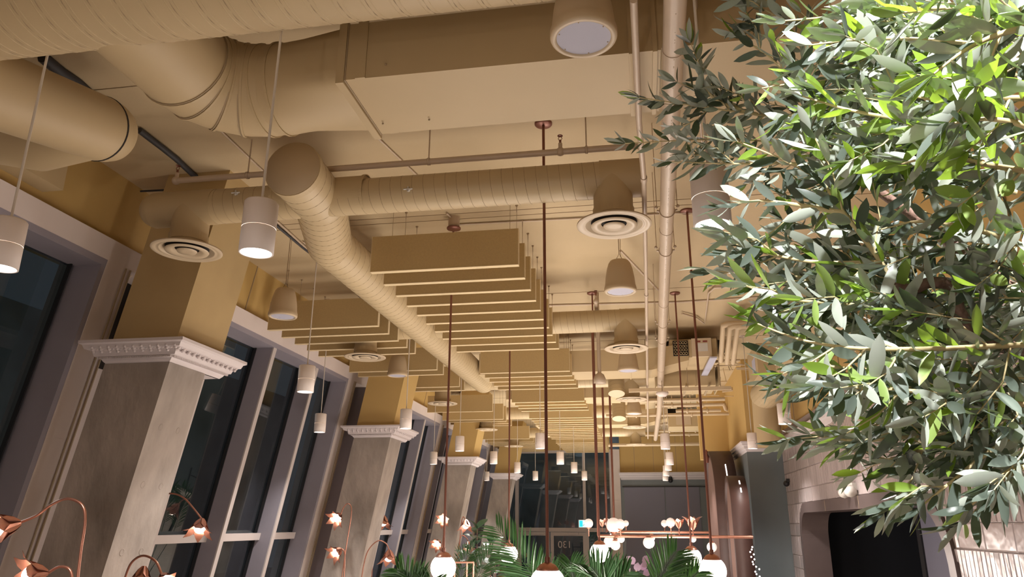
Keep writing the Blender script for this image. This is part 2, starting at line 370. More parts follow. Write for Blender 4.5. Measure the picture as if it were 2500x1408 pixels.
B().tube([q+Vector((0, 0, .11)), (q.x, q.y, HC)], .006, 6).build('rod', mt_hanger, ex)

# right wall with tiles, opening, crown
OY0, OY1, OZ = 6.1, 11.62, 2.1+.29
def outline_top(y, grow=0):
    """height of the rounded opening at depth y, None outside"""
    y0, y1, z = OY0-grow, OY1+grow, OZ+grow; r0, r1 = .62+grow, .46+grow
    if y <= y0 or y >= y1: return None
    if y < y0+r0: return z-r0+sqrt(max(0, r0*r0-(y0+r0-y)**2))
    if y > y1-r1: return z-r1+sqrt(max(0, r1*r1-(y-y1+r1)**2))
    return z
V = []; F = []
ysn = [-3, OY0-.001]+[OY0+.001+(OY1-OY0-.002)*i/60 for i in range(61)]+[OY1+.001, 12.5]
wr = B()
for i in range(len(ysn)-1):
    a, c = ysn[i], ysn[i+1]; za = outline_top(a) or 0; zc_ = outline_top(c) or 0
    if za == 0 or zc_ == 0: za = zc_ = (0 if not (za or zc_) else max(za, zc_)*0+.0)
    wr.hexa([(XR, a, za), (XR+.3, a, za), (XR+.3, c, zc_), (XR, c, zc_), (XR, a, 3.5), (XR+.3, a, 3.5), (XR+.3, c, 3.5), (XR, c, 3.5)])
wall_right = stru(wr, 'wall_right', M('tile_grout', (.26, .21, .19), .8), 'right-hand wall clad in glossy beige-grey tiles')
B().box(XR+.06, XR+.3, -3, 12.5, 3.5, HC).build('upper_wall', mt_yellow2, wall_right)
b = B()
for y in (3.2, 4.6, 6.0, 7.4, 8.8, 10.2, 11.6): b.box(XR+.05, XR+.062, y, y+.014, 3.5, HC)
b.build('panel_joint', mt_seam, wall_right)['kind'] = 'stuff'
# tiles
rows = [(3.03, 3.24, 'n'), (2.84, 3.03, 's'), (2.58, 2.84, 'n'), (2.39, 2.58, 's'), (2.12, 2.39, 'n'), (1.945, 2.12, 's'), (1.68, 1.945, 'n'), (1.5, 1.68, 's'), (1.24, 1.5, 'n')]
tl = []
for z0, z1, t_ in rows:
    wdt = .066 if t_ == 'n' else .43; y = 3.3+(0 if t_ == 'n' else random.random()*.2)
    while y < 12.44:
        a, c = y, min(y+wdt, 12.46); y += wdt; zb = z0
        if c-a < .03: continue
        if t_ == 's' and z0 < OZ-.05:
            if a < OY0 and c > OY0: c = OY0-.02
            elif a < OY1 and c > OY1: a = OY1+.02
            elif a >= OY0 and c <= OY1: continue
            if c-a < .04: continue
        else:
            tp = outline_top((a+c)/2)
            if tp and tp > zb+.005: zb = tp
            if zb > z1-.02: continue
        tl.append((a, c, zb, z1))
def tile_geo(b, a, c, z0, z1, seed):
    rr = random.Random(seed); g = .0022; t1 = [.011+rr.random()*.005 for _ in range(4)]
    p = [(XR+.001, a+g, z0+g), (XR+.001, c-g, z0+g), (XR+.001, c-g, z1-g), (XR+.001, a+g, z1-g)]
    e = .006 if c-a < .1 else .009
    f_ = [(XR-t1[0], a+g+e, z0+g+e), (XR-t1[1], c-g-e, z0+g+e), (XR-t1[2], c-g-e, z1-g-e), (XR-t1[3], a+g+e, z1-g-e)]
    mid = [(XR-.006, a+g, z0+g), (XR-.006, c-g, z0+g), (XR-.006, c-g, z1-g), (XR-.006, a+g, z1-g)]
    b.add(p+mid+f_, [(0, 1, 5, 4), (1, 2, 6, 5), (2, 3, 7, 6), (3, 0, 4, 7), (4, 5, 9, 8), (5, 6, 10, 9), (6, 7, 11, 10), (7, 4, 8, 11), (8, 9, 10, 11)])
def tarea(t): return (t[1]-t[0])*(t[3]-t[2])/((t[0]+t[1])/2)**3 if t[0] > 4.7 and t[3] > 1.5 else 0
tl.sort(key=tarea, reverse=True)
for i, t_ in enumerate(tl[:300]):
    b = B(); tile_geo(b, *t_, i); b.build('tile', mt_tile, wall_right, base=(XR, (t_[0]+t_[1])/2, (t_[2]+t_[3])/2))
b = B()
for i, t_ in enumerate(tl[300:]): tile_geo(b, *t_, 1000+i)
b.build('far_tiles', mt_tile, wall_right)['kind'] = 'stuff'
# opening frame
def outline_pts(grow, n=10):
    P = [(OY0-grow, .9)]
    r0, r1 = .62+grow, .46+grow; y0, y1, z = OY0-grow, OY1+grow, OZ+grow
    for i in range(n+1): a = pi-pi/2*i/n; P.append((y0+r0+r0*cos(a), z-r0+r0*sin(a)))
    for i in range(n+1): a = pi/2-pi/2*i/n; P.append((y1-r1+r1*cos(a), z-r1+r1*sin(a)))
    P.append((y1, .9)); return P
o1 = outline_pts(.0); i1 = outline_pts(-.13)
V = []; F = []; n = len(o1)
for (ya, za), (yi, zi) in zip(o1, i1): V += [(XR-.03, ya, za), (XR-.03, yi, zi), (XR+.32, yi, zi), (XR+.02, ya, za)]
for i in range(n-1):
    for k in range(4): F.append((i*4+k, i*4+(k+1) % 4, (i+1)*4+(k+1) % 4, (i+1)*4+k))
fr = stru(B().add(V, F), 'window_7', mt_tilefr, 'bronze-framed pass-through with rounded corners in the tiled wall')
b = B()
for yj in (6.9, 8.4, 9.9): b.box(XR-.032, XR-.029, yj, yj+.006, OZ-.13, OZ)
b.build('frame_joint', mt_seam, fr)
# dark room behind
dr = B().box(XR+.31, 6, 4, 4.1, 0, 3.4).box(XR+.31, 6, 12.4, 12.5, 0, 3.4).box(5, 5.1, 4, 12.5, 0, 3.4).box(XR+.31, 6, 4, 12.5, 3.3, 3.4)
drw = stru(dr, 'wall_back_room', mt_navy, 'near-black walls of the room seen through the pass-through')
B().box(3.18, 3.26, 9.85, 9.98, 0, 3.3).build('black_post', mt_black, drw)
B().box(3.2, 3.3, 4.2, 9.85, 0, 2.32).build('grey_partition', mt_bluedoor, drw)
B().box(3.0, 3.2, 8.3, 8.6, 2.28, 2.5).build('black_box', mt_black, drw)
_l = bpy.data.lights.new('back_room_fill', 'POINT'); _l.energy = 2; _l.color = (.6, .7, 1); _o = bpy.data.objects.new('back_room_fill', _l); COL.objects.link(_o); _o.location = (2.9, 6, 3.0)  # added unseen fill, slightly lifts the dark room behind the pass-through
B().box(4.90, 5, 9.5, 10.9, .0, 3.2).build('glossy_panel', M('dark_blue_gloss', (.01, .03, .045), .15), drw)
q = onX(2098, 1240, 4.5); pl = B(); pl.cbox(q, .03, .05, .09); pl.cbox(q+Vector((0, .06, .03)), .03, .05, .05)
pl.cbox(q+Vector((0, .03, .05)), .02, .12, .04); pl.tube([q, (q.x, q.y, 3.31)], .006, 6)
tag(pl.build('purple_lamp', mt_purple, None), 'small purple light glowing in the dark room behind the pass-through', 'lamp')
q = onX(2202, 1282, 4.6); tag(B().cbox(q, .02, .11, .13).build('wall_switch', mt_label), 'small grey control plate seen through the pass-through', 'switch')
# crown on right wall and pilaster
PY, PX = 12.5, 1.66
b = B(); crown_run(b, [(XR, 2.5, 0), (XR, PY, 0), (PX, PY, 0), (PX, 15.2, 0)], 3.2, 3.36, [(-1, 0, 0), (-1, -1, 0), (-1, -1, 0), (-1, 0, 0)], 0, .09)
stru(b, 'trim_3', mt_trimw, 'white crown moulding running along the tiled wall and round the blue pier')
pier = stru(B().box(PX, XR+.3, PY, 15.2, 0, 3.36), 'wall_pier', mt_blue, 'slate blue pier at the far end of the tiled wall')
B().box(PX+.03, XR+.3, PY+.05, 15.2, 3.36, HC).build('upper_pier', mt_yellow2, pier); B().box(1.15, XR+.3, 15.2, 15.4, 3.3, HC).build('upper_return', mt_yellow2, pier)
stru(B().box(XR, XR+.3, 15.2, YE, 0, HC), 'wall_right_far', mt_blue, 'far stretch of the right wall behind the brown arches')
# camera side & back of room
stru(B().box(-6, 6, -3.2, -3, 0, HC), 'wall_front', mt_wallw, 'wall behind the viewer')

# ============================================================ COLUMNS
def column(k):
    y0 = COLY[k]; yb = y0+.46; names = ['nearest', 'second', 'third', 'farthest']
    t = thing('column', (-3.6, y0+.2, 0), '%s leaning concrete column with white ornate capital and painted top' % names[k], 'column', 'leaning columns along the windows')
    XI = lambda z: -3.52+T*(z-ZC); XO = lambda z: XI(z)-.52
    def lb(b, z0, z1, yb_, g=0):
        b.hexa([(XO(z0)-g, y0-g, z0), (XI(z0)+g, y0-g, z0), (XI(z0)+g, yb_+g, z0), (XO(z0)-g, yb_+g, z0), (XO(z1)-g, y0-g, z1), (XI(z1)+g, y0-g, z1), (XI(z1)+g, yb_+g, z1), (XO(z1)-g, yb_+g, z1)])
        return b
    lb(B(), 0, 3.2, yb).build('concrete_shaft', mt_conc, t)
    lb(B(), 3.3, HC, yb+.14, .0).build('painted_shaft', mt_shaft if k == 0 else mt_yellow2, t)
    # recess pipe beside the shaft
    # capital
    yb2 = y0+.68; c = B(); zi = 3.2
    x0, x1 = XO(3.2), XI(3.2)
    ring = [(x0, y0, 0), (x1, y0, 0), (x1, yb2, 0), (x0, yb2, 0)]
    dirs = [(-1, -.75, 0), (1, -.75, 0), (1, .75, 0), (-1, .75, 0)]
    crown_run(c, ring+[ring[0]], 3.2, 3.355, dirs+[dirs[0]], -.005, .155)
    c.box(x0+.005, x1-.005, y0+.005, yb2-.005, 3.2, 3.352)
    cap = c.build('capital', mt_trimw, t)
    # ornament: egg shapes and dentils along near and inner side
    if k < 3:
        o_ = B(); off = .099
        def run(p0, p1, nx, ny, n_):
            for i in range(n_):
                f_ = (i+.5)/n_; p = Vector(p0).lerp(Vector(p1), f_); big = i % 2 == 0
                for dz in ((-.015, 0, .015) if big else (0,)):
                    o_.ball((p.x+nx*dz*.7, p.y+ny*dz*.7, p.z+dz), .0125 if big else .007, 8, 5)
        zz = 3.29
        run((x0-off+.03, y0-off*.78, zz), (x1+off, y0-off*.78, zz), 0, -1, 21)
        run((x1+off, y0-off*.78, zz), (x1+off, yb2+off*.7, zz), 1, 0, 25)
        o_.build('egg_ornament', mt_trimw, cap)['kind'] = 'stuff'
        o_ = B(); nn = 60
        for i in range(nn):
            x = x0-.03+(x1-x0+.06)*(i+.5)/nn; o_.box(x-.003, x+.003, y0-.046, y0-.03, 3.228, 3.243)
            y = y0-.03+(yb2-y0+.06)*(i+.5)/nn; o_.box(x1+.034, x1+.05, y-.004, y+.004, 3.228, 3.243)
        o_.build('bead_row', mt_trimw, cap)['kind'] = 'stuff'
    # tie holes on shaft
    h = B()
    for z in (1.5, 1.9, 2.35, 2.75):
        for yy in (y0+.13, y0+.34): h.lathe([(.016, 0), (.020, .003), (.024, .003), (.026, 0)], (XI(z)-.0005, yy, z), 12, (1, 0, -T))
    h.build('tie_hole', mt_conc, t)
    return t
for k in range(4): column(k)
for k in range(3):
    y = bays[k][1]+.38
    b = B(); b.tube([(WX(.6, 4.52), y, .6), (WX(3.9, 4.52), y, 3.9), (WX(4.08, 4.40)+.05, y-.02, 4.10)], .022, 8)
    tag(b.build('riser_pipe', mt_pvc), 'white riser pipe in the dark slot beside the %s column' % ['nearest', 'second', 'third'][k], 'pipe')
    s = B(); lean_box(s, bays[k][1]+.27, bays[k+1][0]-.0, 3.3, ZT, 4.56, 4.58); s.build('slot_shade', mt_dark, wall_left)  # dark sheet puts the shade of the recess into colour

# ============================================================ DUCTS
def spiral(t, p0, p1, r, pitch, seg=40, mat=None, name='duct_tube', seamr=.0028, caps=True, ribs=0):
    p0 = Vector(p0); p1 = Vector(p1); L = (p1-p0).length; d = (p1-p0)/L
    b = B(); n = max(2, int(L/.5)); 
    if ribs:
        pts = []; rs = []; n = int(L/(pitch/ribs))
        for i in range(n+1):
            s_ = L*i/n
            for o_, rr in ((-.3, 0), (-.12, -.0), (0, .0045), (.12, 0)):
                s2 = s_+o_*pitch/ribs
                if 0 <= s2 <= L: pts.append(p0+d*s2); rs.append(r+rr*.45)
        b.tube(pts, rs, seg, caps)
    else: b.tube([p0+d*L*i/n for i in range(n+1)], r, seg, caps)
    o = b.build(name, mat or mt_spiral, t)
    u = d.cross(Vector((0, 0, 1))).normalized(); w_ = d.cross(u); N = int(L/pitch*24); pts = []
    for i in range(N+1):
        s_ = L*i/N; a = 2*pi*s_/pitch; pts.append(p0+d*s_+(u*cos(a)+w_*sin(a))*(r+seamr*.3))
    sb = B(); sb.tube(pts, seamr, 4, False); sb.build('spiral_seam', mt_seam, o)
    return o
def collar(t, c, axis, r, wd=.03, mat=None, name='collar', g=.006):
    return B().lathe([(r, -wd/2), (r+g, -wd/2), (r+g, wd/2), (r, wd/2)], c, 40, axis, False).build(name, mat or mt_duct, t)
# trunk duct, top left
TY, TZ, TR = 2.27, 4.30, .30
t = thing('spiral_duct', (-1.5, TY, TZ), 'large ribbed round duct crossing the top left corner of the view', 'duct')
spiral(t, (-3.9, TY, TZ), (1.6, TY, TZ), TR, .108, 64, seamr=.0022)
for k_ in (1, 2):
    hb = B(); hb.tube([(-3.9+5.5*i/1600, TY+(TR-.001)*cos(2*pi*(5.5*i/1600/.108+k_/3)), TZ+(TR-.001)*sin(2*pi*(5.5*i/1600/.108+k_/3))) for i in range(1601)], .0035, 6, False); hb.build('corrugation', mt_spiral, t)
# elbow duct + rectangular duct
t = thing('rectangular_duct', (-.5, 3.16, 4.25), 'big rectangular duct under the ceiling fed by a round elbow', 'duct')
B().box(-1.31, .17, 2.9, 3.42, 4.1, 4.41).build('duct_box', mt_duct, t)
B().box(.17, .9, 2.9, 3.42, 4.11, 4.41).build('duct_extension', mt_duct, t)
b = B(); b.box(-1.345, -1.305, 2.892, 3.445, 4.082, 4.42); b.build('flange', mt_duct, t)
b = B(); b.box(-1.304, -1.298, 2.896, 3.427, 4.096, 4.417); b.build('flange', mt_seam, t)
B().box(.03, .055, 2.89, 3.43, 4.088, 4.42).build('flange', mt_duct, t); B().box(.135, .155, 2.89, 3.43, 4.088, 4.42).build('flange', mt_duct, t)
B().box(-1.25, -1.20, 2.893, 2.9, 4.1, HC).build('hanger_strap', mt_duct, t); B().box(-1.25, -1.20, 3.42, 3.427, 4.1, HC).build('hanger_strap', mt_duct, t)
b = B()
for x, z in ((-1.10, 4.16), (-1.25, 4.09), (-1.0, 4.09), (.1, 4.09)): b.ball((x, 2.893 if z > 4.1 else 3.3, z), .006, 6, 4)
b.build('screw', mt_seam, t)
# square to round transition
ER = .235; EC = Vector((0, 3.16, 4.255)); seg = 40; xa, xb = -1.345, -1.74
def sq(a):
    c, s_ = cos(a), sin(a); k = 1/max(abs(c)/.26, abs(s_)/.155); return (c*k, s_*k)
V = []; F = []; NS = 6
for i in range(NS+1):
    f_ = i/NS; x = xa+(xb-xa)*f_
    for k in range(seg):
        a = 2*pi*k/seg; y1, z1 = sq(a); y2, z2 = ER*cos(a), ER*sin(a); V.append((x, EC.y+y1*(1-f_)+y2*f_, EC.z+z1*(1-f_)+z2*f_))
for i in range(NS):
    for k in range(seg): k2 = (k+1) % seg; F.append((i*seg+k, (i+1)*seg+k, (i+1)*seg+k2, i*seg+k2))
B().add(V, F, True).build('transition', mt_duct, t)
B().tube([(xb, EC.y, EC.z), (xb-.09, EC.y, EC.z)], ER-.004, seg, False).build('neck', mt_duct, t)
collar(t, (xb, EC.y, EC.z), (1, 0, 0), ER, .012)
collar(t, (xb-.09, EC.y, EC.z), (1, 0, 0), ER, .012)
# segmented elbow from -X to -Y
cx, cyy, R_ = xb-.09, EC.y-.30, .30; pts = []
for i in range(5):
    a = pi/2+pi/2*i/4; pts.append(Vector((cx+R_*cos(a), cyy+R_*sin(a), EC.z)))
pts.append(Vector((pts[-1].x, TY-.02, EC.z)))
for i in range(len(pts)-1):
    B().tube([pts[i], pts[i].lerp(pts[i+1], .5), pts[i+1]], ER, seg, False).build('elbow_gore', mt_duct, t)
for i in range(len(pts)): B().ball(pts[i], ER-.001, 40, 24).build('elbow_joint', mt_duct, t)
for i in range(1, len(pts)-1):
    d = (pts[i+1]-pts[i-1]).normalized(); collar(t, pts[i], d, ER*1.005, .010, mt_duct)
    collar(t, pts[i]+d*.012, d, ER*1.003, .004, mt_seam, 'joint_line', .004)

# left round duct with plenum
P0 = Vector((-3.0, 3.38, 4.265)); t = thing('round_duct', P0, 'short fat round duct ending beside the mustard wall at upper left', 'duct')
dirL = Vector((0, 1, .25)).normalized()
S0 = P0-dirL*2.4
b = B(); b.tube([S0, P0], .19, 48); b.build('duct_tube', mt_duct, t)
collar(t, P0, dirL, .19, .01, mt_dark, 'joint_gap', .003)
b = B(); b.tube([P0+dirL*.005, P0+dirL*.06, P0+dirL*.12, P0+dirL*.17, P0+dirL*.2], [.186, .183, .165, .12, .03], 48); b.build('end_cap', mt_duct, t)
b = B(); b.tube([P0+dirL*-.05+Vector((0, 0, -.03)), P0+Vector((-.35, -.02, -.05)), P0+Vector((-.84, -.02, .08))], [.16, .185, .2], 32); b.build('side_boot', mt_duct, t)
tag(B().box(-4.3, -3.85, -1, 4.13, 4.28, 4.6).build('ceiling_bulkhead', mt_duct), 'boxed cream bulkhead on the window wall at upper left', 'bulkhead')

# cross duct A and B with diffusers
def diffuser(t, p, zduct, neck=.125, big=.235):
    x, y, z = p
    B().tube([(x, y, z+.02), (x, y, zduct)], neck, 40, False).build('drop_neck', mt_duct, t)
    B().lathe([(neck, 0), (neck+.006, 0), (neck+.006, .05), (neck, .05)], (x, y, z+.06), 40, smooth=False).build('neck_band', mt_duct, t)
    o = B().lathe([(big, 0), (big, .008), (neck+.01, .03), (neck-.01, .03)], (x, y, z), 48).build('outer_ring', mt_pendant_c, t)
    B().lathe([(big, .0), (big-.012, -.006), (big-.03, -.002), (big*.80, .004), (big*.78, -.002), (big*.76, .004), (neck*1.05, .03)], (x, y, z), 48).build('rolled_rim', mt_pendant_c, o)
    B().lathe([(.001, .02), (neck+.02, .02), (neck+.02, .03)], (x, y, z), 32).build('throat', mt_dark, t)
    B().lathe([(big*.62, -.002), (big*.60, -.010), (big*.44, -.006), (big*.34, .012)], (x, y, z), 48).build('middle_cone', mt_pendant_c, t)
    B().lathe([(big*.29, -.002), (big*.27, -.010), (big*.12, -.008), (.001, -.008)], (x, y, z), 48).build('centre_cone', mt_pendant_c, t)
mt_pendant_c = M('diffuser_paint', (.56, .45, .31), .4)
def cross_duct(y, zc, r, x0, x1, label, pitch=.075, left=True, right=True, dl=-3.05, dr_=-.10):
    t = thing('spiral_duct', (dr_, y, zc), label, 'duct')
    spiral(t, (x0, y, zc), (x1, y, zc), r, pitch, 36, seamr=.0016)
    if right:
        collar(t, (x1-.28, y, zc), (1, 0, 0), r, .015)
        B().tube([(x1-.28, y, zc), (x1, y, zc)], r+.004, 36).build('end_section', mt_duct, t)
        diffuser(t, (dr_, y, 3.9), zc)
    if left:
        B().tube([(x0-.06, y, zc), (x0+.42, y, zc)], r+.004, 36).build('end_section', mt_duct, t)
        B().ball((x0-.04, y, zc), r+.002, 24, 14).build('end_bulge', mt_duct, t)
        diffuser(t, (dl, y, 3.9), zc)
    return t
YA = 4.43
ta = cross_duct(YA, 4.22, .122, -3.28, .11, 'ribbed cross duct nearest the camera, with a round diffuser at each end')
cross_duct(7.96, 4.22, .122, -3.2, .13, 'second ribbed cross duct, behind the first row of baffles')
cross_duct(11.44, 4.22, .122, -3.2, .13, 'third ribbed cross duct, above the second group of baffles')
cross_duct(14.9, 4.22, .122, -3.2, .13, 'fourth ribbed cross duct towards the entrance')
cross_duct(18.3, 4.22, .122, -3.2, .13, 'farthest ribbed cross duct near the entrance')
# test ports on duct A
for x, y, lab in ((575, 470, 'left'), (996, 461, 'right')):
    q = onY(x, y, YA-.135); b = B(); b.tube([q+Vector((-.03, 0, 0)), q+Vector((.03, 0, 0))], .005, 6); b.tube([q+Vector((0, 0, -.018)), q+Vector((0, 0, .018))], .005, 6); b.lathe([(.012, 0), (.012, .02)], q, 10, (0, 1, 0))
    b.build('damper_handle', mt_label, ta)
# long trunk
LX, LZ, LR = -2.10, 4.245, .18; LX2 = -2.40
t = thing('spiral_duct', (LX, 4.1, LZ), 'long ribbed trunk duct running away down the room with a capped near end', 'duct')
spiral(t, (LX, 4.02, LZ), (LX-.03, 4.5, LZ), LR, .10, 44, seamr=.0018); spiral(t, (LX-.03, 4.5, LZ), (LX2, 5.32, LZ), LR, .10, 44, seamr=.0018); spiral(t, (LX2, 5.32, LZ), (LX2, 11.5, LZ), LR, .11, 44, seamr=.0018)
for _p in ((LX-.03, 4.5, LZ), (LX2, 5.32, LZ)): B().ball(_p, LR, 36, 20).build('bend', mt_spiral, t)
collar(t, (LX, 4.03, LZ), (0, 1, 0), LR, .05, mt_duct, 'rim', .008)
B().lathe([(.001, -.004), (LR+.002, -.004), (LR+.004, .02)], (LX, 4.005, LZ), 48, (0, 1, 0)).build('end_cap', mt_speaker, t)
B().tube([(LX-.3, YA, LZ-.01), (LX+.34, YA, LZ-.01)], .130, 36).build('cross_saddle', mt_duct, t)
collar(t, (LX+.34, YA, LZ-.01), (1, 0, 0), .13, .02); collar(t, (LX-.3, YA, LZ-.01), (1, 0, 0), .13, .02)

# further rectangular ducts
def rect_duct(y0, y1, z0, z1, x0, x1, label, slope=True):
    t = thing('rectangular_duct', ((x0+x1)/2, y0, z0), label, 'duct')
    B().box(x0, x1, y0, y1, z0, z1).build('duct_box', mt_duct, t)
    for x in (x0+.9, x1-.3): B().box(x, x+.02, y0-.01, y1+.01, z0-.01, z1+.01).build('flange', mt_duct, t)
    if slope:
        b = B(); b.hexa([(x1, y0, z0), (x1+.5, y0, z0+.12), (x1+.5, y1, z0+.12), (x1, y1, z0), (x1, y0, z1), (x1+.5, y0, z1+.05), (x1+.5, y1, z1+.05), (x1, y1, z1)])
        b.build('taper', mt_duct, t)
    return t
rect_duct(10.18, 10.79, 4.1, 4.4, -2.2, .2, 'rectangular cream duct between the second and third baffle groups')
rect_duct(12.4, 13.07, 4.1, 4.4, -2.2, -.3, 'third rectangular duct, smaller, beyond the second one', False)
rect_duct(16.0, 16.6, 4.1, 4.4, -2.2, .1, 'farthest rectangular duct near the entrance', True)
for p, yy, lab in (((1505, 955), 11.0, 'short round duct stub hanging below the rectangular duct'), ((1510, 985), 13.6, 'second short round duct stub near the far baffles')):
    q = onY(*p, yy); t = thing('duct_stub', q, lab, 'duct'); spiral(t, (q.x, q.y, 3.92 if yy < 12 else 3.9), (q.x, q.y+.25, HC), .12, .06, 28, seamr=.0015)

# ============================================================ BAFFLES
def baffle_proto(x0, x1, y, z=4.04, lab=''):
    t = thing('acoustic_baffle', ((x0+x1)/2, y, z), lab, 'baffle', 'hanging acoustic baffles')
    B().box(x0, x1, y-.0, y+.05, z, z+.30).build('felt_panel', mt_baffle, t)
    b = B(); b.box(x0, x1, y-.001, y+.051, z-.005, z); b.box(x0-.003, x0+.0, y-.001, y+.051, z-.005, z+.3); b.box(x1, x1+.003, y-.001, y+.051, z-.005, z+.3)
    b.build('lit_edge', mt_litedge, t)  # bottom and end faces of the felt, coloured as lit
    for x in (x0+.16, x1-.07):
        b = B(); b.tube([(x, y+.025, z+.3), (x, y+.025, HC)], .0018, 4, False); o = b.build('wire', mt_hanger, t)
        B().lathe([(.001, 0), (.004, 0), (.004, .05), (.012, .06), (.012, .064), (.001, .064)], (x, y+.025, HC-.066), 8).build('ceiling_anchor', mt_hanger, o)
    return t
mt_litedge = M('lit_baffle_edge', (.66, .53, .32), .9)  # paler felt: light from below is put into the colour of the edges
proto = None
def baffle(side, y, lab):
    global proto
    x = -.88 if side == 'c' else -2.61; y_ = y
    if proto is None: proto = baffle_proto(-2.09, -.88, y_, lab=lab); o = proto; 
    else: o = copy_tree(proto)
    o.location = (x-.605, y_, 4.04); o['label'] = lab
    return o
gn = {'c': 'centre', 'l': 'window-side'}
groups = [('c', 5.45, 10, .329, 'front'), ('c', 9.76, 5, .327, 'second'), ('c', 12.34, 4, .34, 'third'), ('c', 14.35, 12, .335, 'fourth'), ('c', 19.0, 9, .335, 'last'),
          ('l', 7.1, 5, .328, 'front'), ('l', 9.42, 2, .33, 'second'), ('l', 10.7, 2, .33, 'third'), ('l', 13.28, 1, .33, 'single'), ('l', 14.37, 4, .33, 'fourth'), ('l', 17.9, 1, .33, 'lone far'), ('l', 18.6, 9, .33, 'last')]
def nth(i, n): return 'nearest' if i == 0 else ('farthest' if i == n-1 else ORD[i])
for s_, y0, n, dy, g in groups:
    for i in range(n):
        lab = '%s flat felt baffle of the %s group in the %s row of baffles' % (nth(i, n), g, gn[s_]) if n > 1 else '%s felt baffle hanging alone in the %s row' % (g, gn[s_])
        baffle(s_, y0+dy*i, lab)

# ============================================================ PENDANT DOWNLIGHTS
def pendant(x, y, z, lab, proto_=[None]):
    r = .066; h = .215
    if proto_[0] is None:
        t = thing('cylinder_pendant', (x, y, z), lab, 'pendant light', 'white cylinder pendants'); proto_[0] = t
        B().lathe([(r-.008, .012), (r-.006, .0), (r, .0), (r, .10)], (x, y, z), 40).build('lower_shell', mt_pendant, t)
        B().lathe([(r-.002, .10), (r-.002, .103)], (x, y, z), 40).build('shadow_joint', mt_seam, t)
        B().lathe([(r, .103), (r, h-.006), (r-.005, h), (.001, h)], (x, y, z), 40).build('upper_shell', mt_pendant, t)
        B().lathe([(.001, .010), (r-.008, .010)], (x, y, z), 40).build('led_disc', mt_led, t)
        B().tube([(x, y, z+h), (x, y, HC)], .0055, 8).build('cord', mt_cord, t)
        B().lathe([(.05, 0), (.05, .02)], (x, y, HC-.02), 20).build('ceiling_cap', mt_pendant, t)
    else:
        t = copy_tree(proto_[0]); t.location = (x, y, z); t['label'] = lab
    l = bpy.data.lights.new('downlight', 'SPOT'); l.energy = 95; l.color = (1, .94, .90); l.spot_size = radians(125); l.spot_blend = .7; l.shadow_soft_size = .05
    lo = bpy.data.objects.new('downlight', l); COL.objects.link(lo); lo.location = (x, y, z-.02)
    return t
PEN = [((625, 618), 'big white cylinder pendant hanging before the nearest painted column top'), ((0, 655), 'white cylinder pendant cut off by the left edge of the view'),
 ((1740, 550), 'big white cylinder pendant half hidden by the olive branches'), ((745, 957), 'white cylinder pendant hanging before the second window bay, larger of two'),
 ((780, 1055), 'smaller white cylinder pendant before the second window bay, lower of two'), ((990, 1046), 'white cylinder pendant overlapping the capital of the second column'),
 ((1122, 1101), 'white cylinder pendant before the yellow top of the third column'), ((1058, 1133), 'small white cylinder pendant at the left tip of the third capital'),
 ((1319, 1095), 'white cylinder pendant beside the long centre copper rod'), ((1205, 1132), 'white cylinder pendant before the farthest column top'),
 ((1263, 1154), 'small white pendant at the left edge of the entrance glazing'), ((1307, 1172), 'tiny low white pendant in the left part of the entrance glazing'),
 ((1368, 1133), 'highest white pendant in front of the entrance glazing'), ((1402, 1154), 'middle white pendant in front of the entrance glazing right half'),
 ((1427, 1172), 'lowest small white pendant near the right mullion of the entrance'), ((1188, 1173), 'tiny white pendant before the farthest capital'),
 ((1625, 1096), 'white cylinder pendant under the painted waste pipe, nearest of its row'), ((1636, 1134), 'second pendant of the tight row before the yellow end wall'),
 ((1632, 1148), 'third pendant of the tight row before the yellow end wall'), ((1627, 1161), 'fourth pendant of the tight row before the yellow end wall'),
 ((1625, 1173), 'lowest pendant of the tight row, touching the blue panels'), ((1838, 1095), 'white cylinder pendant before the crown of the blue pier'),
 ((1917, 1035), 'white cylinder pendant beside the tiled wall crown')]
for p, lab in PEN:
    q = onZ(*p, 3.1); pendant(q.x, q.y, 3.1, lab)

# ============================================================ SPEAKERS
def speaker(x, y, z, lab, dz=0, pr=[None]):
    if pr[0] is None:
        t = thing('pendant_speaker', (x, y, z), lab, 'speaker', 'bell shaped pendant speakers'); pr[0] = t
        B().lathe([(.118, .0), (.128, .0), (.131, .008), (.131, .03), (.126, .045), (.123, .06), (.117, .12), (.105, .19), (.09, .24), (.075, .262), (.05, .27), (.001, .27)], (x, y, z), 48).build('shell', mt_speaker, t)
        B().lathe([(.104, .005), (.108, -.004), (.124, -.004), (.131, .008)], (x, y, z), 48).build('rim', mt_pendant_c, t)
        g = B().lathe([(.001, .002), (.106, .002)], (x, y, z), 48).build('grille', mt_grille, t)
        s_ = B()
        for k in range(6): s_.ball((x+.099*cos(k*pi/3+.4), y+.099*sin(k*pi/3+.4), z+.001), .003, 6, 4)
        s_.build('screw', mt_speaker, g)
        b = B(); b.tube([(x-.03, y, z+.268), (x, y, z+.33), (x+.03, y, z+.268)], .003, 6); b.tube([(x, y, z+.33), (x, y, HC)], .0035, 6); b.tube([(x+.012, y+.01, z+.30), (x+.014, y, HC)], .0025, 6)
        b.build('suspension_cable', mt_hanger, t)
    else:
        t = copy_tree(pr[0]); t.location = (x, y, z); t['label'] = lab
    return t
for p, lab in (((1425, 94), 'largest bell speaker, close overhead beside the rectangular duct'), ((690, 773), 'bell speaker hanging before the first window-side baffle'),
               ((1515, 712), 'bell speaker under the right diffuser of the nearest cross duct'), ((1534, 905), 'small bell speaker under the second right diffuser'), ((970, 917), 'bell speaker mostly hidden by the window-side baffles'), ((1548, 1010), 'tiny bell speaker beyond the third diffuser on the right')):
    q = onZ(*p, 3.9); speaker(q.x, q.y, 3.9, lab)

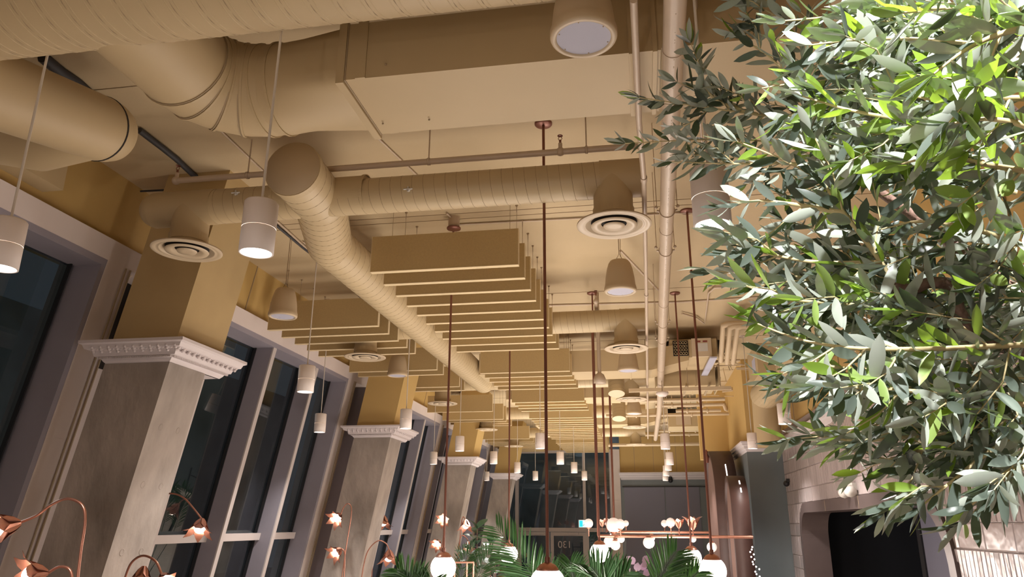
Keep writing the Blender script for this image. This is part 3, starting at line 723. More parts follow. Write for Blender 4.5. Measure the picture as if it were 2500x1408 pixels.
# ============================================================ PIPES, CONDUITS
def clamp(t, p, r):
    b = B(); b.lathe([(r, -.008), (r+.006, -.008), (r+.006, .008), (r, .008)], p, 24, (0, 1, 0), False)
    for s_ in (-1, 1): b.tube([(p[0]+s_*(r+.004), p[1], p[2]), (p[0]+s_*(r+.02), p[1], p[2]+.004)], .008, 8); b.ball((p[0]+s_*(r+.024), p[1], p[2]+.03), .012, 8, 6); b.tube([(p[0]+s_*(r+.02), p[1], p[2]+.03), (p[0]+s_*(r+.02), p[1], HC)], .003, 6)
    b.build('clamp', mt_pvc, t)
pr_ = .046
ZP = 4.05
pa, pb = onZ(1640, 0, ZP), onZ(1610, 1000, ZP)
t = thing('waste_pipe', pa, 'thick painted waste pipe with dotted print running down the room', 'pipe')
pts = [Vector((pa.x+(pb.x-pa.x)*f_, pa.y-1+(pb.y-pa.y+1)*f_, ZP)) for f_ in (0, .25, .5, .75, 1)]
pts2 = pts+[Vector((pb.x, 18.5, ZP))]
B().tube(pts2, pr_, 32).build('pipe_run', mt_pvc, t)
def pipe_pt(y): f_ = (y-pts[0].y)/(pts[-1].y-pts[0].y); return Vector((pts[0].x+(pts[-1].x-pts[0].x)*f_, y, ZP))
for (x, y) in ((1625, 515), (1621, 612), (1618, 790), (1612, 830), (1606, 960), (1600, 1040)): clamp(t, pipe_pt(onZ(x, y, ZP).y), pr_)
for (x, y) in ((1622, 560), (1634, 120), (1617, 740), (1610, 900)): collar(t, pipe_pt(onZ(x, y, ZP).y), (0, 1, 0), pr_, .006, mt_pvc, 'coupling', .003)
b = B(); yy = 1.4; rr = random.Random(3)
while yy < 9:
    p = pipe_pt(yy); b.box(p.x-.002, p.x+.002, yy, yy+rr.choice([.004, .008, .014]), ZP-pr_-.0008, ZP-pr_+.002); yy += rr.choice([.02, .03, .05, .12])
b.build('printed_marks', mt_seam, t)['kind'] = 'stuff'
# conduit beside it
def run_pipe(pix, z, r, name, lab, cat='pipe', mat=None, seg=10, fit=()):
    P = [onZ(x, y, z) for x, y in pix]; t = thing(name, P[0], lab, cat)
    B().tube(P, r, seg).build('pipe_run', mat or mt_pvc, t)
    for i in fit:
        a = P[i]; d = (P[min(i+1, len(P)-1)]-P[max(i-1, 0)]).normalized(); collar(t, a, d, r, .05, mat or mt_pvc, 'coupling', .004)
    return t
run_pipe([(1547, 0), (1560, 300), (1572, 437), (1576, 620), (1578, 720), (1582, 1070)], 4.02, .0155, 'conduit', 'thin painted conduit running beside the thick waste pipe', 'conduit', fit=(2, 4))
run_pipe([(1698, 0), (1708, 270), (1720, 440)], 4.3, .008, 'conduit', 'slim conduit at upper right behind the olive leaves', 'conduit')
# sprinkler main (across) at y ~ 430 left ... 350 right
ZS_ = 4.42
t = thing('sprinkler_pipe', onZ(430, 440, ZS_), 'sprinkler pipe crossing under the ceiling above the cross duct', 'pipe')
A0 = onZ(430, 441, ZS_); A1 = onZ(1560, 352, ZS_); A1.y = A0.y
B().tube([A0, A1], .021, 16).build('pipe_run', mt_pvc, t)
def sprink(t, p, big=1):
    b = B(); b.tube([p, p+Vector((0, 0, .06))], .014, 10); b.ball(p, .03, 12, 8); b.build('tee', mt_pvc, t)
    b = B(); b.tube([p+Vector((0, 0, .06)), p+Vector((0, 0, .085))], .008, 8); b.lathe([(.018, .115), (.018, .118), (.001, .12)], p, 12)
    for s_ in (-1, 1): b.tube([p+Vector((s_*.004, 0, .08)), p+Vector((s_*.013, 0, .095)), p+Vector((s_*.003, 0, .115))], .0025, 5)
    b.build('sprinkler_head', mt_copperd, t)
for x in (1368,): 
    q = onZ(x, 370, ZS_); sprink(t, Vector((q.x, A0.y, ZS_)))
sprink(t, A0.copy())
for x in (1437, 573, 1050):
    q = onZ(x, 400, ZS_); b = B(); b.tube([(q.x, A0.y, ZS_-.01), (q.x, A0.y, HC)], .005, 6); b.lathe([(.024, -.008), (.026, -.008), (.026, .008), (.024, .008)], (q.x, A0.y, ZS_), 16, (1, 0, 0)); b.build('hanger', mt_pvc, t)
# second sprinkler line running in depth, right of centre
t = thing('sprinkler_pipe', onZ(1455, 740, 4.35), 'sprinkler pipe running away between duct and waste pipe', 'pipe')
Q = [onZ(1455, 735, 4.38), onZ(1462, 870, 4.38), onZ(1463, 960, 4.38)]
B().tube(Q, .022, 12).build('pipe_run', mt_pvc, t); sprink(t, Q[0]+Vector((0, 0, .0)))
q = onZ(1463, 925, 4.25); 0 and B().lathe([(.075, 0), (.075, .05), (.055, .09), (.02, .1)], q, 20).build('junction_cup', mt_pvc, t)
# conduits on the ceiling slab
run_pipe([(505, 287), (650, 425)], HC-.01, .008, 'conduit', 'thin conduit on the ceiling left of the big disc end cap', 'conduit')
run_pipe([(905, 320), (1020, 430)], HC-.01, .008, 'conduit', 'thin conduit on the ceiling under the rectangular duct', 'conduit')
run_pipe([(670, 535), (880, 725), (925, 760)], HC-.015, .011, 'conduit', 'long ceiling conduit beside the dark cable', 'conduit')
run_pipe([(740, 590), (780, 625), (905, 735)], HC-.015, .007, 'conduit', 'second parallel ceiling conduit near the window side', 'conduit')
run_pipe([(1090, 520), (1120, 548), (1650, 520), (1780, 516)], HC-.012, .009, 'conduit', 'conduit crossing the ceiling through the round junction box', 'conduit')
run_pipe([(1340, 745), (1660, 737), (1900, 722)], HC-.012, .012, 'conduit', 'conduit crossing the ceiling beyond the second bell speaker', 'conduit')
run_pipe([(1515, 612), (1600, 700), (1625, 725)], 4.5, .012, 'conduit', 'slanting conduit behind the second bell speaker', 'conduit')
run_pipe([(340, 467), (440, 462), (520, 452)], HC-.02, .008, 'cable', 'thin dark cable looping across the ceiling corner', 'cable', mt_cable)
run_pipe([(1665, 765), (1700, 775), (1720, 790), (1730, 715), (1745, 702), (1850, 696)], HC-.03, .012, 'conduit', 'bent conduit rising beside the copper rods', 'conduit')
def cable(pix, lab, r=.02):
    P = [onZ(x, y, HC-.03) for x, y in pix]
    tag(B().tube(P, r, 8).build('cable', mt_cable), lab, 'cable')
cable([(105, 140), (150, 178), (190, 205), (235, 245), (285, 262)], 'thick black cable on the ceiling between the two left ducts', .035)
cable([(340, 318), (395, 360), (430, 388), (470, 425), (525, 462)], 'dark cable bundle tied under the ceiling left of centre', .022)
cable([(672, 548), (740, 605), (800, 650), (880, 725)], 'sagging dark cable bundle above the window-side baffles', .012)
# junction box on ceiling
q = onZ(1108, 556, HC-.1); t = thing('junction_box', (q.x, q.y, HC-.1), 'round ceiling junction box behind the first baffle', 'junction box')
B().lathe([(.001, 0), (.05, 0), (.05, .1)], q, 24).build('box', mt_pvc, t)
B().lathe([(.001, -.012), (.062, -.012), (.062, 0)], q, 24).build('copper_cap', mt_copperd, t)

# ============================================================ GLOBE PENDANTS
def globe_pendant(x, y, z, lab, top=HC, pr=[None]):
    if pr[0] is None:
        t = thing('globe_pendant', (x, y, z), lab, 'pendant light', 'white globe pendants on copper rods'); pr[0] = t
        B().ball((x, y, z), .102, 36, 20).build('glass_globe', mt_globe, t)
        B().lathe([(.001, .122), (.02, .120), (.045, .108), (.062, .088), (.066, .078), (.064, .076), (.04, .09)], (x, y, z), 32).build('copper_cap', mt_copper, t)
        B().tube([(x, y, z+.118), (x, y, z+.15)], .016, 12).build('socket', mt_copperd, t)
        B().tube([(x, y, z+.12), (x, y, HC)], .0095, 12).build('rod', mt_copperd, t)
        B().lathe([(.001, -.018), (.055, -.016), (.06, -.01), (.06, 0)], (x, y, HC), 28).build('canopy', mt_copperd, t)
    else:
        t = copy_tree(pr[0]); t.location = (x, y, z); t['label'] = lab
        for c in t.children:
            if c.name.startswith('rod'): c.scale = (1, 1, (HC-z-.12)/(HC-pr[0].location.z-.12)); c.location = (0, 0, .12*(1-c.scale.z))
            if c.name.startswith('canopy'): c.location = (0, 0, pr[0].location.z-z)
    l = bpy.data.lights.new('globe_glow', 'POINT'); l.energy = 32; l.color = (1, .88, .80); l.shadow_soft_size = .1
    lo = bpy.data.objects.new('globe_glow', l); COL.objects.link(lo); lo.location = (x, y, z-.22)
    return t
for p, yy, lab in (((1337, 1428), 4.48, 'white globe pendant at bottom centre on the longest copper rod'), ((1740, 1393), 6.15, 'largest white globe pendant at lower right before the brown arches'),
                   ((1082, 1385), 6.22, 'white globe pendant left of centre on a copper rod'), ((1242, 1352), 8.75, 'smaller white globe pendant left of the palm fronds'),
                   ((1689, 1361), 8.6, 'white globe pendant just left of the largest right-hand globe'), ((1464, 1348), 8.45, 'white globe pendant half hidden by palm leaflets')):
    q = onY(*p, yy); globe_pendant(q.x, q.y, q.z, lab)

for gx, gy, gl in ((-1.6, -1.3, 'left added white globe pendant, unseen behind the viewer, filling near faces'), (-.7, -2.2, 'right added white globe pendant, unseen behind the viewer, filling near faces')): globe_pendant(gx, gy, 1.9, gl)  # pendants added out of view to fill the near upright faces
# copper chandeliers
def flower(t, c, axis, s_=1, n=6, open_=.6, mat=None, bulb=True):
    a = Vector(axis).normalized(); u = a.cross(Vector((0, 0, 1)))
    if u.length < .1: u = Vector((1, 0, 0))
    u.normalize(); w_ = a.cross(u)
    for k in range(n):
        th = 2*pi*k/n+.3; rd = u*cos(th)+w_*sin(th); sd = a.cross(rd); V = []; F = []
        prof = [(0, .012, .3), (.03, .030, .75), (.065, .044, 1.0), (.095, .052+.02*open_, .85), (.12, .062+.03*open_, .5), (.138, .09+.04*open_, .04)]
        for h, r, w0 in prof:
            h *= s_; r *= s_; w0 = w0*.046*s_
            for e, rr in ((-1, -.15), (0, 0), (1, -.15)): V.append(Vector(c)+a*h+rd*(r+rr*w0)+sd*w0*e)
        for i in range(len(prof)-1):
            for e in (0, 1): F.append((i*3+e, i*3+e+1, (i+1)*3+e+1, (i+1)*3+e))
        V2 = [v-rd*.0015 for v in V]; nn = len(V)
        F2 = [tuple(j+nn for j in f_[::-1]) for f_ in F]
        B().add(V+V2, F+F2, True).build('petal', mat or mt_copper, t)
    if bulb: B().ball(Vector(c)+a*.075*s_, .043*s_, 16, 10).build('bulb', mt_bulb, t)
def chandelier(y, xa, xb, ybar, stemx, up_, down_, petals, lab):
    A = onY(xa, ybar, y); Bq = onY(xb, ybar, y); z = A.z; t = thing('copper_chandelier', (A.x, y, z), lab, 'chandelier')
    B().tube([(A.x, y, z), (Bq.x, y, z)], .017, 12).build('long_bar', mt_copper, t)
    for sx in stemx:
        q = onY(sx, ybar, y); B().tube([(q.x, y, z), (q.x, y, HC)], .017, 12).build('stem', mt_copperd, t)
        B().lathe([(.07, -.03), (.07, 0)], (q.x, y, HC), 20).build('canopy', mt_copperd, t)
    for px_, py_, rp, dy in up_+down_:
        q = onY(px_, py_, y+dy); r = rp*(q-CAM).dot(FW)/FPX; 
        s_ = 1 if q.z > z else -1
        g = B().ball(q, r, 24, 14).build('globe', mt_globe2, t)
        B().lathe([(.001, -s_*(r+.012)), (r*.4, -s_*(r+.006)), (r*.55, -s_*(r*.82))], q, 16).build('cup', mt_copper, t)
        B().tube([(q.x, q.y, q.z-s_*r), (q.x, q.y, z), (q.x, y, z)], .006, 8).build('branch', mt_copper, t)
    for px_, py_, s_ in petals:
        q = onY(px_, py_, y); flower(t, (q.x, q.y, q.z-.06), (0, 0, 1), s_); B().tube([(q.x, q.y, q.z-.06), (q.x, y, z)], .006, 8).build('branch', mt_copper, t)
    l = bpy.data.lights.new('chandelier_glow', 'POINT'); l.energy = 40; l.color = (1, .86, .78); l.shadow_soft_size = .2
    lo = bpy.data.objects.new('chandelier_glow', l); COL.objects.link(lo); lo.location = ((A.x+Bq.x)/2, y, z-.35)
mt_globe2 = M('opal_small_globe', (.6, .54, .5), .3, emit=(1, .80, .70), estr=.5)
chandelier(8.2+1.2, 1460, 1838, 1308, (1461,), [(1437, 1277, 11, 0), (1498, 1282, 18, .1), (1514, 1279, 12, -.1), (1637, 1275, 11, 0), (1691, 1274, 11, .1)], [(1487, 1322, 13, .1), (1502, 1330, 12, -.1), (1584, 1324, 14, 0), (1692, 1315, 8, .1), (1738, 1335, 12, 0)], [(1657, 1276, .8), (1691, 1280, 1.1)], 'long horizontal copper chandelier with small globes above and below its bar, lower right')
chandelier(12.2, 1497, 1735, 1298, (1482, 1500), [(1528, 1277, 7, 0), (1622, 1277, 8, .1), (1480, 1272, 8, .1)], [(1516, 1315, 9, 0), (1591, 1312, 8, .1)], [(1470, 1275, .8)], 'second copper chandelier seen just behind the long one')

# ============================================================ COPPER FLOWER LAMPS
def flower_lamp(paths, flowers, y, lab, base):
    t = thing('flower_lamp', (base[0], base[1], 0), lab, 'floor lamp', 'copper flower lamps along the windows')
    for P in paths:
        pts = []
        for x, yy in P: pts.append(onY(x, yy, y))
        # smooth
        sp = []
        for i in range(len(pts)-1):
            p0 = pts[max(i-1, 0)]; p1 = pts[i]; p2 = pts[i+1]; p3 = pts[min(i+2, len(pts)-1)]
            for k in range(6):
                u = k/6; sp.append(.5*((2*p1)+(-p0+p2)*u+(2*p0-5*p1+4*p2-p3)*u*u+(-p0+3*p1-3*p2+p3)*u**3))
        sp.append(pts[-1]); sp = [Vector((sp[0].x, sp[0].y, 0.02))]+sp
        B().tube(sp, .007, 10).build('stem', mt_copper, t)
    B().lathe([(.12, 0), (.12, .02), (.02, .03)], (onY(*paths[0][0], y).x, y, 0), 24).build('base', mt_copperd, t)
    for (x, yy, ax, ay, az, s_) in flowers:
        q = onY(x, yy, y); flower(t, q, (ax, ay, az), s_, 6, .9)
        l = bpy.data.lights.new('flower_glow', 'POINT'); l.energy = .9; l.color = (1, .75, .6); l.shadow_soft_size = .03
        lo = bpy.data.objects.new('flower_glow', l); COL.objects.link(lo); lo.location = q+Vector((ax, ay, az)).normalized()*.13
    return t
flower_lamp([[(186, 1440), (190, 1408), (198, 1340), (208, 1270), (200, 1232), (165, 1217), (125, 1232), (90, 1258), (52, 1274)], [(175, 1440), (176, 1408), (168, 1388), (145, 1383), (118, 1398)]],
            [(50, 1276, -.5, -.8, -.25, .95), (116, 1398, -.5, -.8, -.05, .95)], 3.5, 'copper flower lamp at lower left with two glowing petalled heads', (-3, 3.5))
flower_lamp([[(340, 1440), (352, 1330), (378, 1235), (398, 1208), (425, 1205), (450, 1216), (472, 1240), (494, 1268)]], [(494, 1266, .12, -.5, -1, 1.05)], 5.9, 'copper flower lamp drooping against the second window bay', (-3.6, 5.9))
flower_lamp([[(300, 1440), (306, 1408), (322, 1372), (350, 1356), (380, 1370), (395, 1402)], [(330, 1440), (345, 1405), (352, 1390)]], [(352, 1382, .1, -.3, -1, .8), (395, 1402, .6, -.4, -.5, .8)], 4.45, 'copper flower lamp low in front of the nearest concrete column', (-3.1, 4.4))
flower_lamp([[(832, 1440), (836, 1400), (846, 1330), (857, 1262), (857, 1236), (848, 1229), (838, 1240), (832, 1256)], [(838, 1440), (842, 1370), (840, 1345), (832, 1338)]],
            [(832, 1256, -.25, -.85, -.5, 1.1), (833, 1340, -.45, -.8, -.5, 1.1)], 9.3, 'two-headed copper flower lamp before the second concrete column', (-3, 9.3))
flower_lamp([[(880, 1440), (886, 1390), (898, 1345), (922, 1320), (942, 1326), (950, 1342)]], [(950, 1342, .1, -.3, -1, 1.2)], 9.4, 'copper flower lamp with an arched stem left of the white globe', (-2.7, 9.4))
flower_lamp([[(905, 1440), (915, 1300), (920, 1235), (928, 1240), (936, 1258)]], [(936, 1258, .1, -.3, -1, 1.3)], 10.9, 'unlit-looking brown copper flower head beside the third window bay', (-3, 10.9))
flower_lamp([[(1068, 1440), (1080, 1330), (1088, 1250), (1090, 1255), (1087, 1264)], [(1070, 1440), (1076, 1340), (1074, 1325)]], [(1087, 1262, -.1, -.9, -.4, 1.1), (1074, 1320, -.3, -.8, -.5, 1.1)], 12.5, 'far copper flower lamp behind the left globe rod', (-2.4, 12.5))
flower_lamp([[(1112, 1440), (1116, 1360), (1125, 1310), (1138, 1312), (1143, 1322)], [(1115, 1440), (1124, 1300), (1130, 1262), (1137, 1270)]], [(1143, 1322, .2, -.4, -1, 1.1), (1137, 1268, .1, -.3, -1, 1.3)], 12.8, 'far copper flower lamp beside the dark rubber plant', (-2, 12.8))

q = onY(1464, 925, 8.45); tag(B().tube([q, (q.x, q.y, HC)], .021, 12).lathe([(.001, -.05), (.07, -.05), (.07, .0), (.05, .05), (.022, .07)], q, 20).build('rod_sleeve', mt_pvc), 'pale sleeve and cup that carries the copper rod right of the far baffles', 'fitting')
# copper frame rack at bottom
q = onY(1155, 1372, 7.2); t = thing('copper_rail_frame', (q.x, q.y, 0), 'slim copper rail frame standing beside the left globe pendant', 'frame')
for a, c in (((1070, 1373), (1156, 1372)), ((1156, 1372), (1153, 1440)), ((1140, 1372), (1140, 1440)), ((1110, 1373), (1108, 1440))):
    pa_, pb_ = onY(*a, 7.2), onY(*c, 7.2); 
    if abs(a[0]-c[0]) < 10: pb_ = Vector((pa_.x, pa_.y, 0))
    B().tube([pa_, pb_], .008, 8).build('rail', mt_copper, t)

# ============================================================ BROWN ARCHES
def arch(x0, x1, y0, y1, ztop, lab):
    t = thing('arched_booth', ((x0+x1)/2, (y0+y1)/2, 0), lab, 'booth', 'brown arched booths'); r = (y1-y0)/2; yc = (y0+y1)/2; zc = ztop-r*1.0
    def prof(g, n=20): return [(y0+g, 0)]+[(yc-(r-g)*cos(pi*i/n), zc+(r-g)*sin(pi*i/n)) for i in range(n+1)]+[(y1-g, 0)]
    P = prof(0); I = prof(.09); V = []; F = []; n = len(P)
    for (a, z1), (bq, z2) in zip(P, I): V += [(x0, a, z1), (x1, a, z1), (x1, bq, z2), (x0, bq, z2)]
    for i in range(n-1):
        for k in range(4): F.append((i*4+k, (i+1)*4+k, (i+1)*4+(k+1) % 4, i*4+(k+1) % 4))
    B().add(V, F, True).build('arch_shell', mt_brownarch, t)
    V = [(x0+.03, a, z) for a, z in I]; V2 = [(x0+.06, a, z) for a, z in I]
    B().add(V+V2, [tuple(range(n)), tuple(range(2*n-1, n-1, -1))]).build('side_panel', mt_brownpink, t)
    sb = B()
    for i0, i1 in ((4, 5), (2, 4)) if ztop > 3 else ((5, 6), (3, 4)):
        pts = []
        for i in range(i0, i1+1):
            a = pi*(i-.0)/20; pts.append(((x0+x1)/2+.03, yc-(r+.002)*cos(a), zc+(r+.002)*sin(a)))
        if i0 == 2 : pts = [((x0+x1)/2+.03, y0-.003, zc-.25)]+pts
        sb.tube(pts, .010, 6)
    sb.build('led_strip', mt_led2, t)
    return t
mt_led2 = M('led_strip_glow', (1, 1, 1), .4, emit=(1, .9, .85), estr=2.2)
q0 = onY(1742, 1150, 13.0); q1_ = onY(1799, 1170, 13.0)
arch(q0.x, q1_.x, 12.85, 14.75, 3.33, 'taller brown arched booth surround, left of the pair')
q0 = onY(1781, 1200, 11.6); q1_ = onY(1824, 1200, 11.6)
arch(q0.x, q1_.x, 11.45, 12.4, 2.80, 'shorter brown arched booth surround, in front of the taller one')
q = onY(1725, 1115, 13.6); b = B(); b.lathe([(.03, -.1), (.045, 0), (.02, .06), (.03, .09), (.001, .13)], q, 12); 
tag(b.build('owl_ornament', mt_copperd), 'small dark ornament perched on top of the taller brown arch', 'ornament')
b = B()
for i in range(14):
    q = onY(1838+i*1.4+random.uniform(-10, 6), 1335+i*6, 11.3); b.ball(q, .012, 8, 6)
tag(b.build('string_lights', M('sparkle', (1, 1, 1), .3, emit=(1, .95, .95), estr=2)), 'string of tiny sparkling lights beside the brown arches', 'string lights', kind='stuff')

# ============================================================ RIGHT CEILING EQUIPMENT
q = onY(1706, 868, 10.2)
t = thing('air_handling_unit', (q.x, q.y, 4.1), 'cream fan coil unit with label plate under the right ceiling', 'fan coil')
xA, xB = onY(1636, 868, 10.2).x, onY(1752, 868, 10.2).x; zb = onY(1690, 872, 10.2).z; zt = onY(1690, 828, 10.2).z
B().box(xA, xB, 10.2, 11.1, zb, zt).build('casing', mt_duct, t)
xm0, xm1 = onY(1643, 850, 10.19).x, onY(1680, 850, 10.19).x
B().box(xm0, xm1, 10.17, 10.2, zb+.02, zt-.02).build('coil_face', mt_dark, t)
b = B()
for i in range(5):
    for j in range(4): b.lathe([(.016, -.01), (.02, 0), (.016, .01), (.012, 0), (.016, -.01)], (xm0+.03+i*(xm1-xm0-.06)/4, 10.165, zb+.05+j*(zt-zb-.1)/3), 10, (0, 1, 0))
b.build('coil_bends', mt_duct, t)['kind'] = 'stuff'
xl0, xl1 = onY(1692, 850, 10.19).x, onY(1733, 850, 10.19).x
B().box(xl0-.02, xl1+.02, 10.15, 10.2, zb, zt).build('front_cover', mt_pendant_c, t)
B().box(xl0+.03, xl1-.03, 10.146, 10.15, zb+.07, zt-.07).build('label_plate', mt_label, t)
for x in (xl0+.04, xl0+.13): B().box(x, x+.06, 10.146, 10.15, zt-.055, zt-.035).build('red_label', mt_red, t)
B().box(xA-.1, xB+.2, 11.1, 11.2, zt, HC).build('gap_shade', mt_dark, t)  # solid dark box standing in for the shade in the gap above
# drain pans / strut between
def obj_box(name, lab, cat, p0, p1, y0, y1, mat=mt_duct, th=None):
    a = onY(*p0, y0); c = onY(*p1, y0)
    return tag(B().box(min(a.x, c.x), max(a.x, c.x), y0, y1, min(a.z, c.z), max(a.z, c.z)).build(name, mat), lab, cat)
# insulated pipes
for i, (pa2, pb2, lab) in enumerate((((1985, 760), (1772, 1000), 'left'), ((2050, 760), (1795, 1008), 'middle'), ((2110, 775), (1830, 985), 'right'))):
    a = onZ(*pa2, 4.3); c = onZ(*pb2, 4.3); t = thing('insulated_pipe', a, '%s of the three slanting insulated pipes at the right ceiling' % lab, 'pipe')
    k2 = a.lerp(c, .35)+Vector((.02, 0, 0)); B().tube([a, k2, c], .052, 20).build('insulation', mt_insul, t)
    for f_ in (.2, .5, .8): collar(t, a.lerp(c, f_)+Vector((.015, 0, 0)), (c-a).normalized(), .052, .01, mt_insul)
a = onZ(1775, 1000, 4.2); t = thing('pipe_header', a, 'horizontal pipe header where the slanting pipes end', 'pipe')
B().tube([a+Vector((-.05, 0, .12)), a+Vector((-.02, 0, .01)), onZ(1815, 1012, 4.2), onZ(1828, 1011, 4.2)], .04, 14).build('pipe_run', mt_insul, t)
for i, (x0, y0, x1, y1) in enumerate(((1765, 795, 1760, 880), (1782, 800, 1775, 885), (1800, 800, 1790, 885))):
    a = onY(x0, y0, 9.2); c = onY(x1, y1, 10.4); t = thing('refrigerant_pipe', a, '%s of three parallel pipes dropping beside the fan coil' % ['left', 'middle', 'right'][i], 'pipe')
    B().tube([a+Vector((.6, 0, .02)), a+Vector((.05, 0, .02)), a, c], .036, 14).build('insulation', mt_insul, t)
# strut channel across
a = onY(1535, 953, 10.9); c = onY(1785, 947, 10.9); t = thing('strut_channel', a, 'long steel strut channel hung across the right ceiling', 'channel')
B().bar((a.x, 10.9, a.z), (c.x, 10.9, a.z), .05, .05).build('channel', mt_insul, t)
for x in (1580, 1680, 1760): q = onY(x, 950, 10.9); B().tube([(q.x, 10.9, a.z), (q.x, 10.9, HC)], .005, 6).build('threaded_rod', mt_hanger, t)
# duct box panels behind strut (flat trunk)
t = rect_duct(11.2, 12.0, 4.05, 4.35, onY(1600, 900, 11.2).x, onY(1745, 900, 11.2).x, 'wide flat duct under the right ceiling behind the fan coil', False)
for x in (1670, 1725): q = onY(x, 900, 11.2); B().box(q.x, q.x+.03, 11.15, 12.05, 4.03, 4.05).build('stiffener', mt_seam, t)
obj = thing('cable_tray', onY(1730, 890, 10.6), 'narrow grey cable tray slanting beside the fan coil', 'tray')
B().bar(onZ(1742, 872, 4.2), onZ(1712, 930, 4.2), .09, .02).build('tray', mt_grille, obj)
# smoke detector
q = onY(1617, 962, 10.5); t = thing('smoke_detector', q, 'white round smoke detector hanging by the waste pipe', 'detector')
B().lathe([(.001, -.03), (.05, -.03), (.085, 0), (.085, .03), (.001, .03)], q, 24).build('housing', mt_pendant, t)
B().tube([q+Vector((0, 0, .03)), (q.x, q.y, HC)], .005, 6).build('rod', mt_hanger, t)
# far units, pipes
q = onY(1672, 1030, 16.4); t = thing('air_handling_unit', q, 'second fan coil unit farther back under the right ceiling', 'fan coil')
B().cbox(q, .7, .8, .28).build('casing', mt_duct, t); B().cbox(q+Vector((-.05, -.41, .0)), .3, .02, .2).build('front_cover', mt_pendant_c, t); B().cbox(q+Vector((0, .1, .2)), .9, .6, .12).build('gap_shade', mt_dark, t)  # dark slab in place of shade over the casing
rr = random.Random(11)
lab_n = ['highest', 'second', 'third', 'fourth', 'fifth', 'sixth', 'seventh', 'lowest']
for i, (x0, x1, yy, Y) in enumerate(((1560, 1770, 978, 12.6), (1600, 1765, 990, 13.2), (1650, 1760, 1003, 14.0), (1480, 1780, 1015, 14.6), (1570, 1750, 1035, 17.5), (1600, 1740, 1052, 18.3), (1550, 1740, 1062, 19.2), (1485, 1740, 1086, 20.0))):
    a = onY(x0, yy, Y); c = onY(x1, yy, Y); t = thing('crossing_pipe', a, '%s of the painted pipes crossing the cluttered right ceiling' % lab_n[i], 'pipe')
    B().tube([a, Vector((c.x, Y, a.z))], .03 if i < 7 else .045, 10).build('pipe_run', mt_insul, t)
    for f_ in (.25, .7): 
        x = a.x+(c.x-a.x)*f_; B().tube([(x, Y, a.z), (x, Y, HC)], .006, 6).build('hanger', mt_insul, t)
        B().lathe([(.045, -.015), (.052, 0), (.045, .015)], (x, Y, a.z), 10, (1, 0, 0)).build('clamp', mt_insul, t)
b = B()
for i in range(70):
    x = rr.uniform(1640, 1800); y = rr.uniform(880, 1060); Y = 9.5+(y-860)*.04+rr.uniform(0, 1.5); p = onY(x, y, Y)
    if p.z > HC-.06 or p.z < 3.75: continue
    L = rr.uniform(.12, .5)
    if rr.random() < .5: b.tube([p, p+Vector((rr.uniform(-.1, .1), rr.uniform(-.1, .1), min(L, HC-p.z)))], .006, 5)
    else: b.tube([p, p+Vector((L, rr.uniform(-.05, .05), rr.uniform(-.03, .03)))], rr.choice([.008, .014, .02]), 6)
tag(b.build('ceiling_wiring', mt_insul), 'tangle of painted wires, hangers and small pipes under the right ceiling', 'wiring', kind='stuff')
# right spiral duct going up towards the viewer
t = thing('spiral_duct', onX(1860, 985, 1.75), 'ribbed round duct near the top of the tiled wall, half hidden by leaves', 'duct')
a = onX(1868, 965, 1.85); c = Vector((a.x+.1, a.y-4.8, a.z+.05)); spiral(t, a, c, .21, .06, 40, ribs=1, seamr=.002)
B().tube([a+Vector((0, 0, .0)), a+Vector((0, .05, -.1)), a+Vector((0, .1, -.75))], .19, 32).build('drop_leg', mt_duct, t)
q = onY(1880, 900, a.y-1.6); t = thing('ceiling_cabinet', q, 'boxed grey-sided cabinet beside the ribbed duct', 'cabinet')
B().cbox(q+Vector((-.05, 0, .05)), .32, .8, .4).build('casing', mt_duct, t); B().cbox(q+Vector((-.212, -.1, .03)), .004, .25, .16).build('grille', mt_grille, t)
# emergency light & camera on right wall
q = onX(2075, 1196, XR-.05); t = thing('emergency_light', q, 'white twin-head emergency light on the tiled wall above the opening', 'emergency light')
B().cbox(q+Vector((.02, 0, .02)), .05, .26, .10).build('housing', mt_label, t)
for dy in (-.14, .12): B().lathe([(.001, .03), (.06, .03), (.055, -.02), (.035, -.05), (.001, -.05)], q+Vector((-.03, dy, -.02)), 20, (.8, .3, .3)).build('lamp_head', mt_label, t)
q = onX(1920, 1180, XR-.06); tag(B().ball(q, .045, 12, 8).box(q.x, XR, q.y-.03, q.y+.03, q.z+.02, q.z+.07).build('wall_camera', mt_black), 'small black camera mounted on the tiled wall by the blue pier', 'camera')
q = onY(1637, 1172, YE-.1); tag(B().ball(q, .07, 12, 8).lathe([(.001, 0), (.05, 0), (.05, .1)], q, 12).build('dome_camera', mt_black), 'black dome camera above the blue panels beside the lowest pendant', 'camera')

# ============================================================ PLANTS
def leaf_verts(L, W, curl, fold, n=4):
    """long lens leaf along +X from origin, normal +Z; n segments, 3 verts across"""
    V = []; 
    for i in range(n+1):
        s_ = i/n; wdt = W*(sin(pi*min(1, s_*.92+.04)))**.75*(1 if 0 < i < n else .12); z = -curl*L*s_*s_
        V += [(L*s_, -wdt, z+fold*wdt), (L*s_, 0, z), (L*s_, wdt, z+fold*wdt)]
    F = []
    for i in range(n):
        for e in (0, 1): F.append((i*3+e, (i+1)*3+e, (i+1)*3+e+1, i*3+e+1))
    return V, F
LEAFVAR = []
for k in range(6): LEAFVAR.append(leaf_verts(1, random.uniform(.115, .155), random.uniform(-.35, .4), random.uniform(.0, .5), 5))
LEAFMESH = {}
def leafmesh(k, mat, key):
    if (k, key) not in LEAFMESH:
        V, F = LEAFVAR[k]; me = bpy.data.meshes.new('leaf'); me.from_pydata(V, [], F); me.materials.append(mat)
        me.polygons.foreach_set('use_smooth', [True]*len(F)); LEAFMESH[(k, key)] = me
    return LEAFMESH[(k, key)]
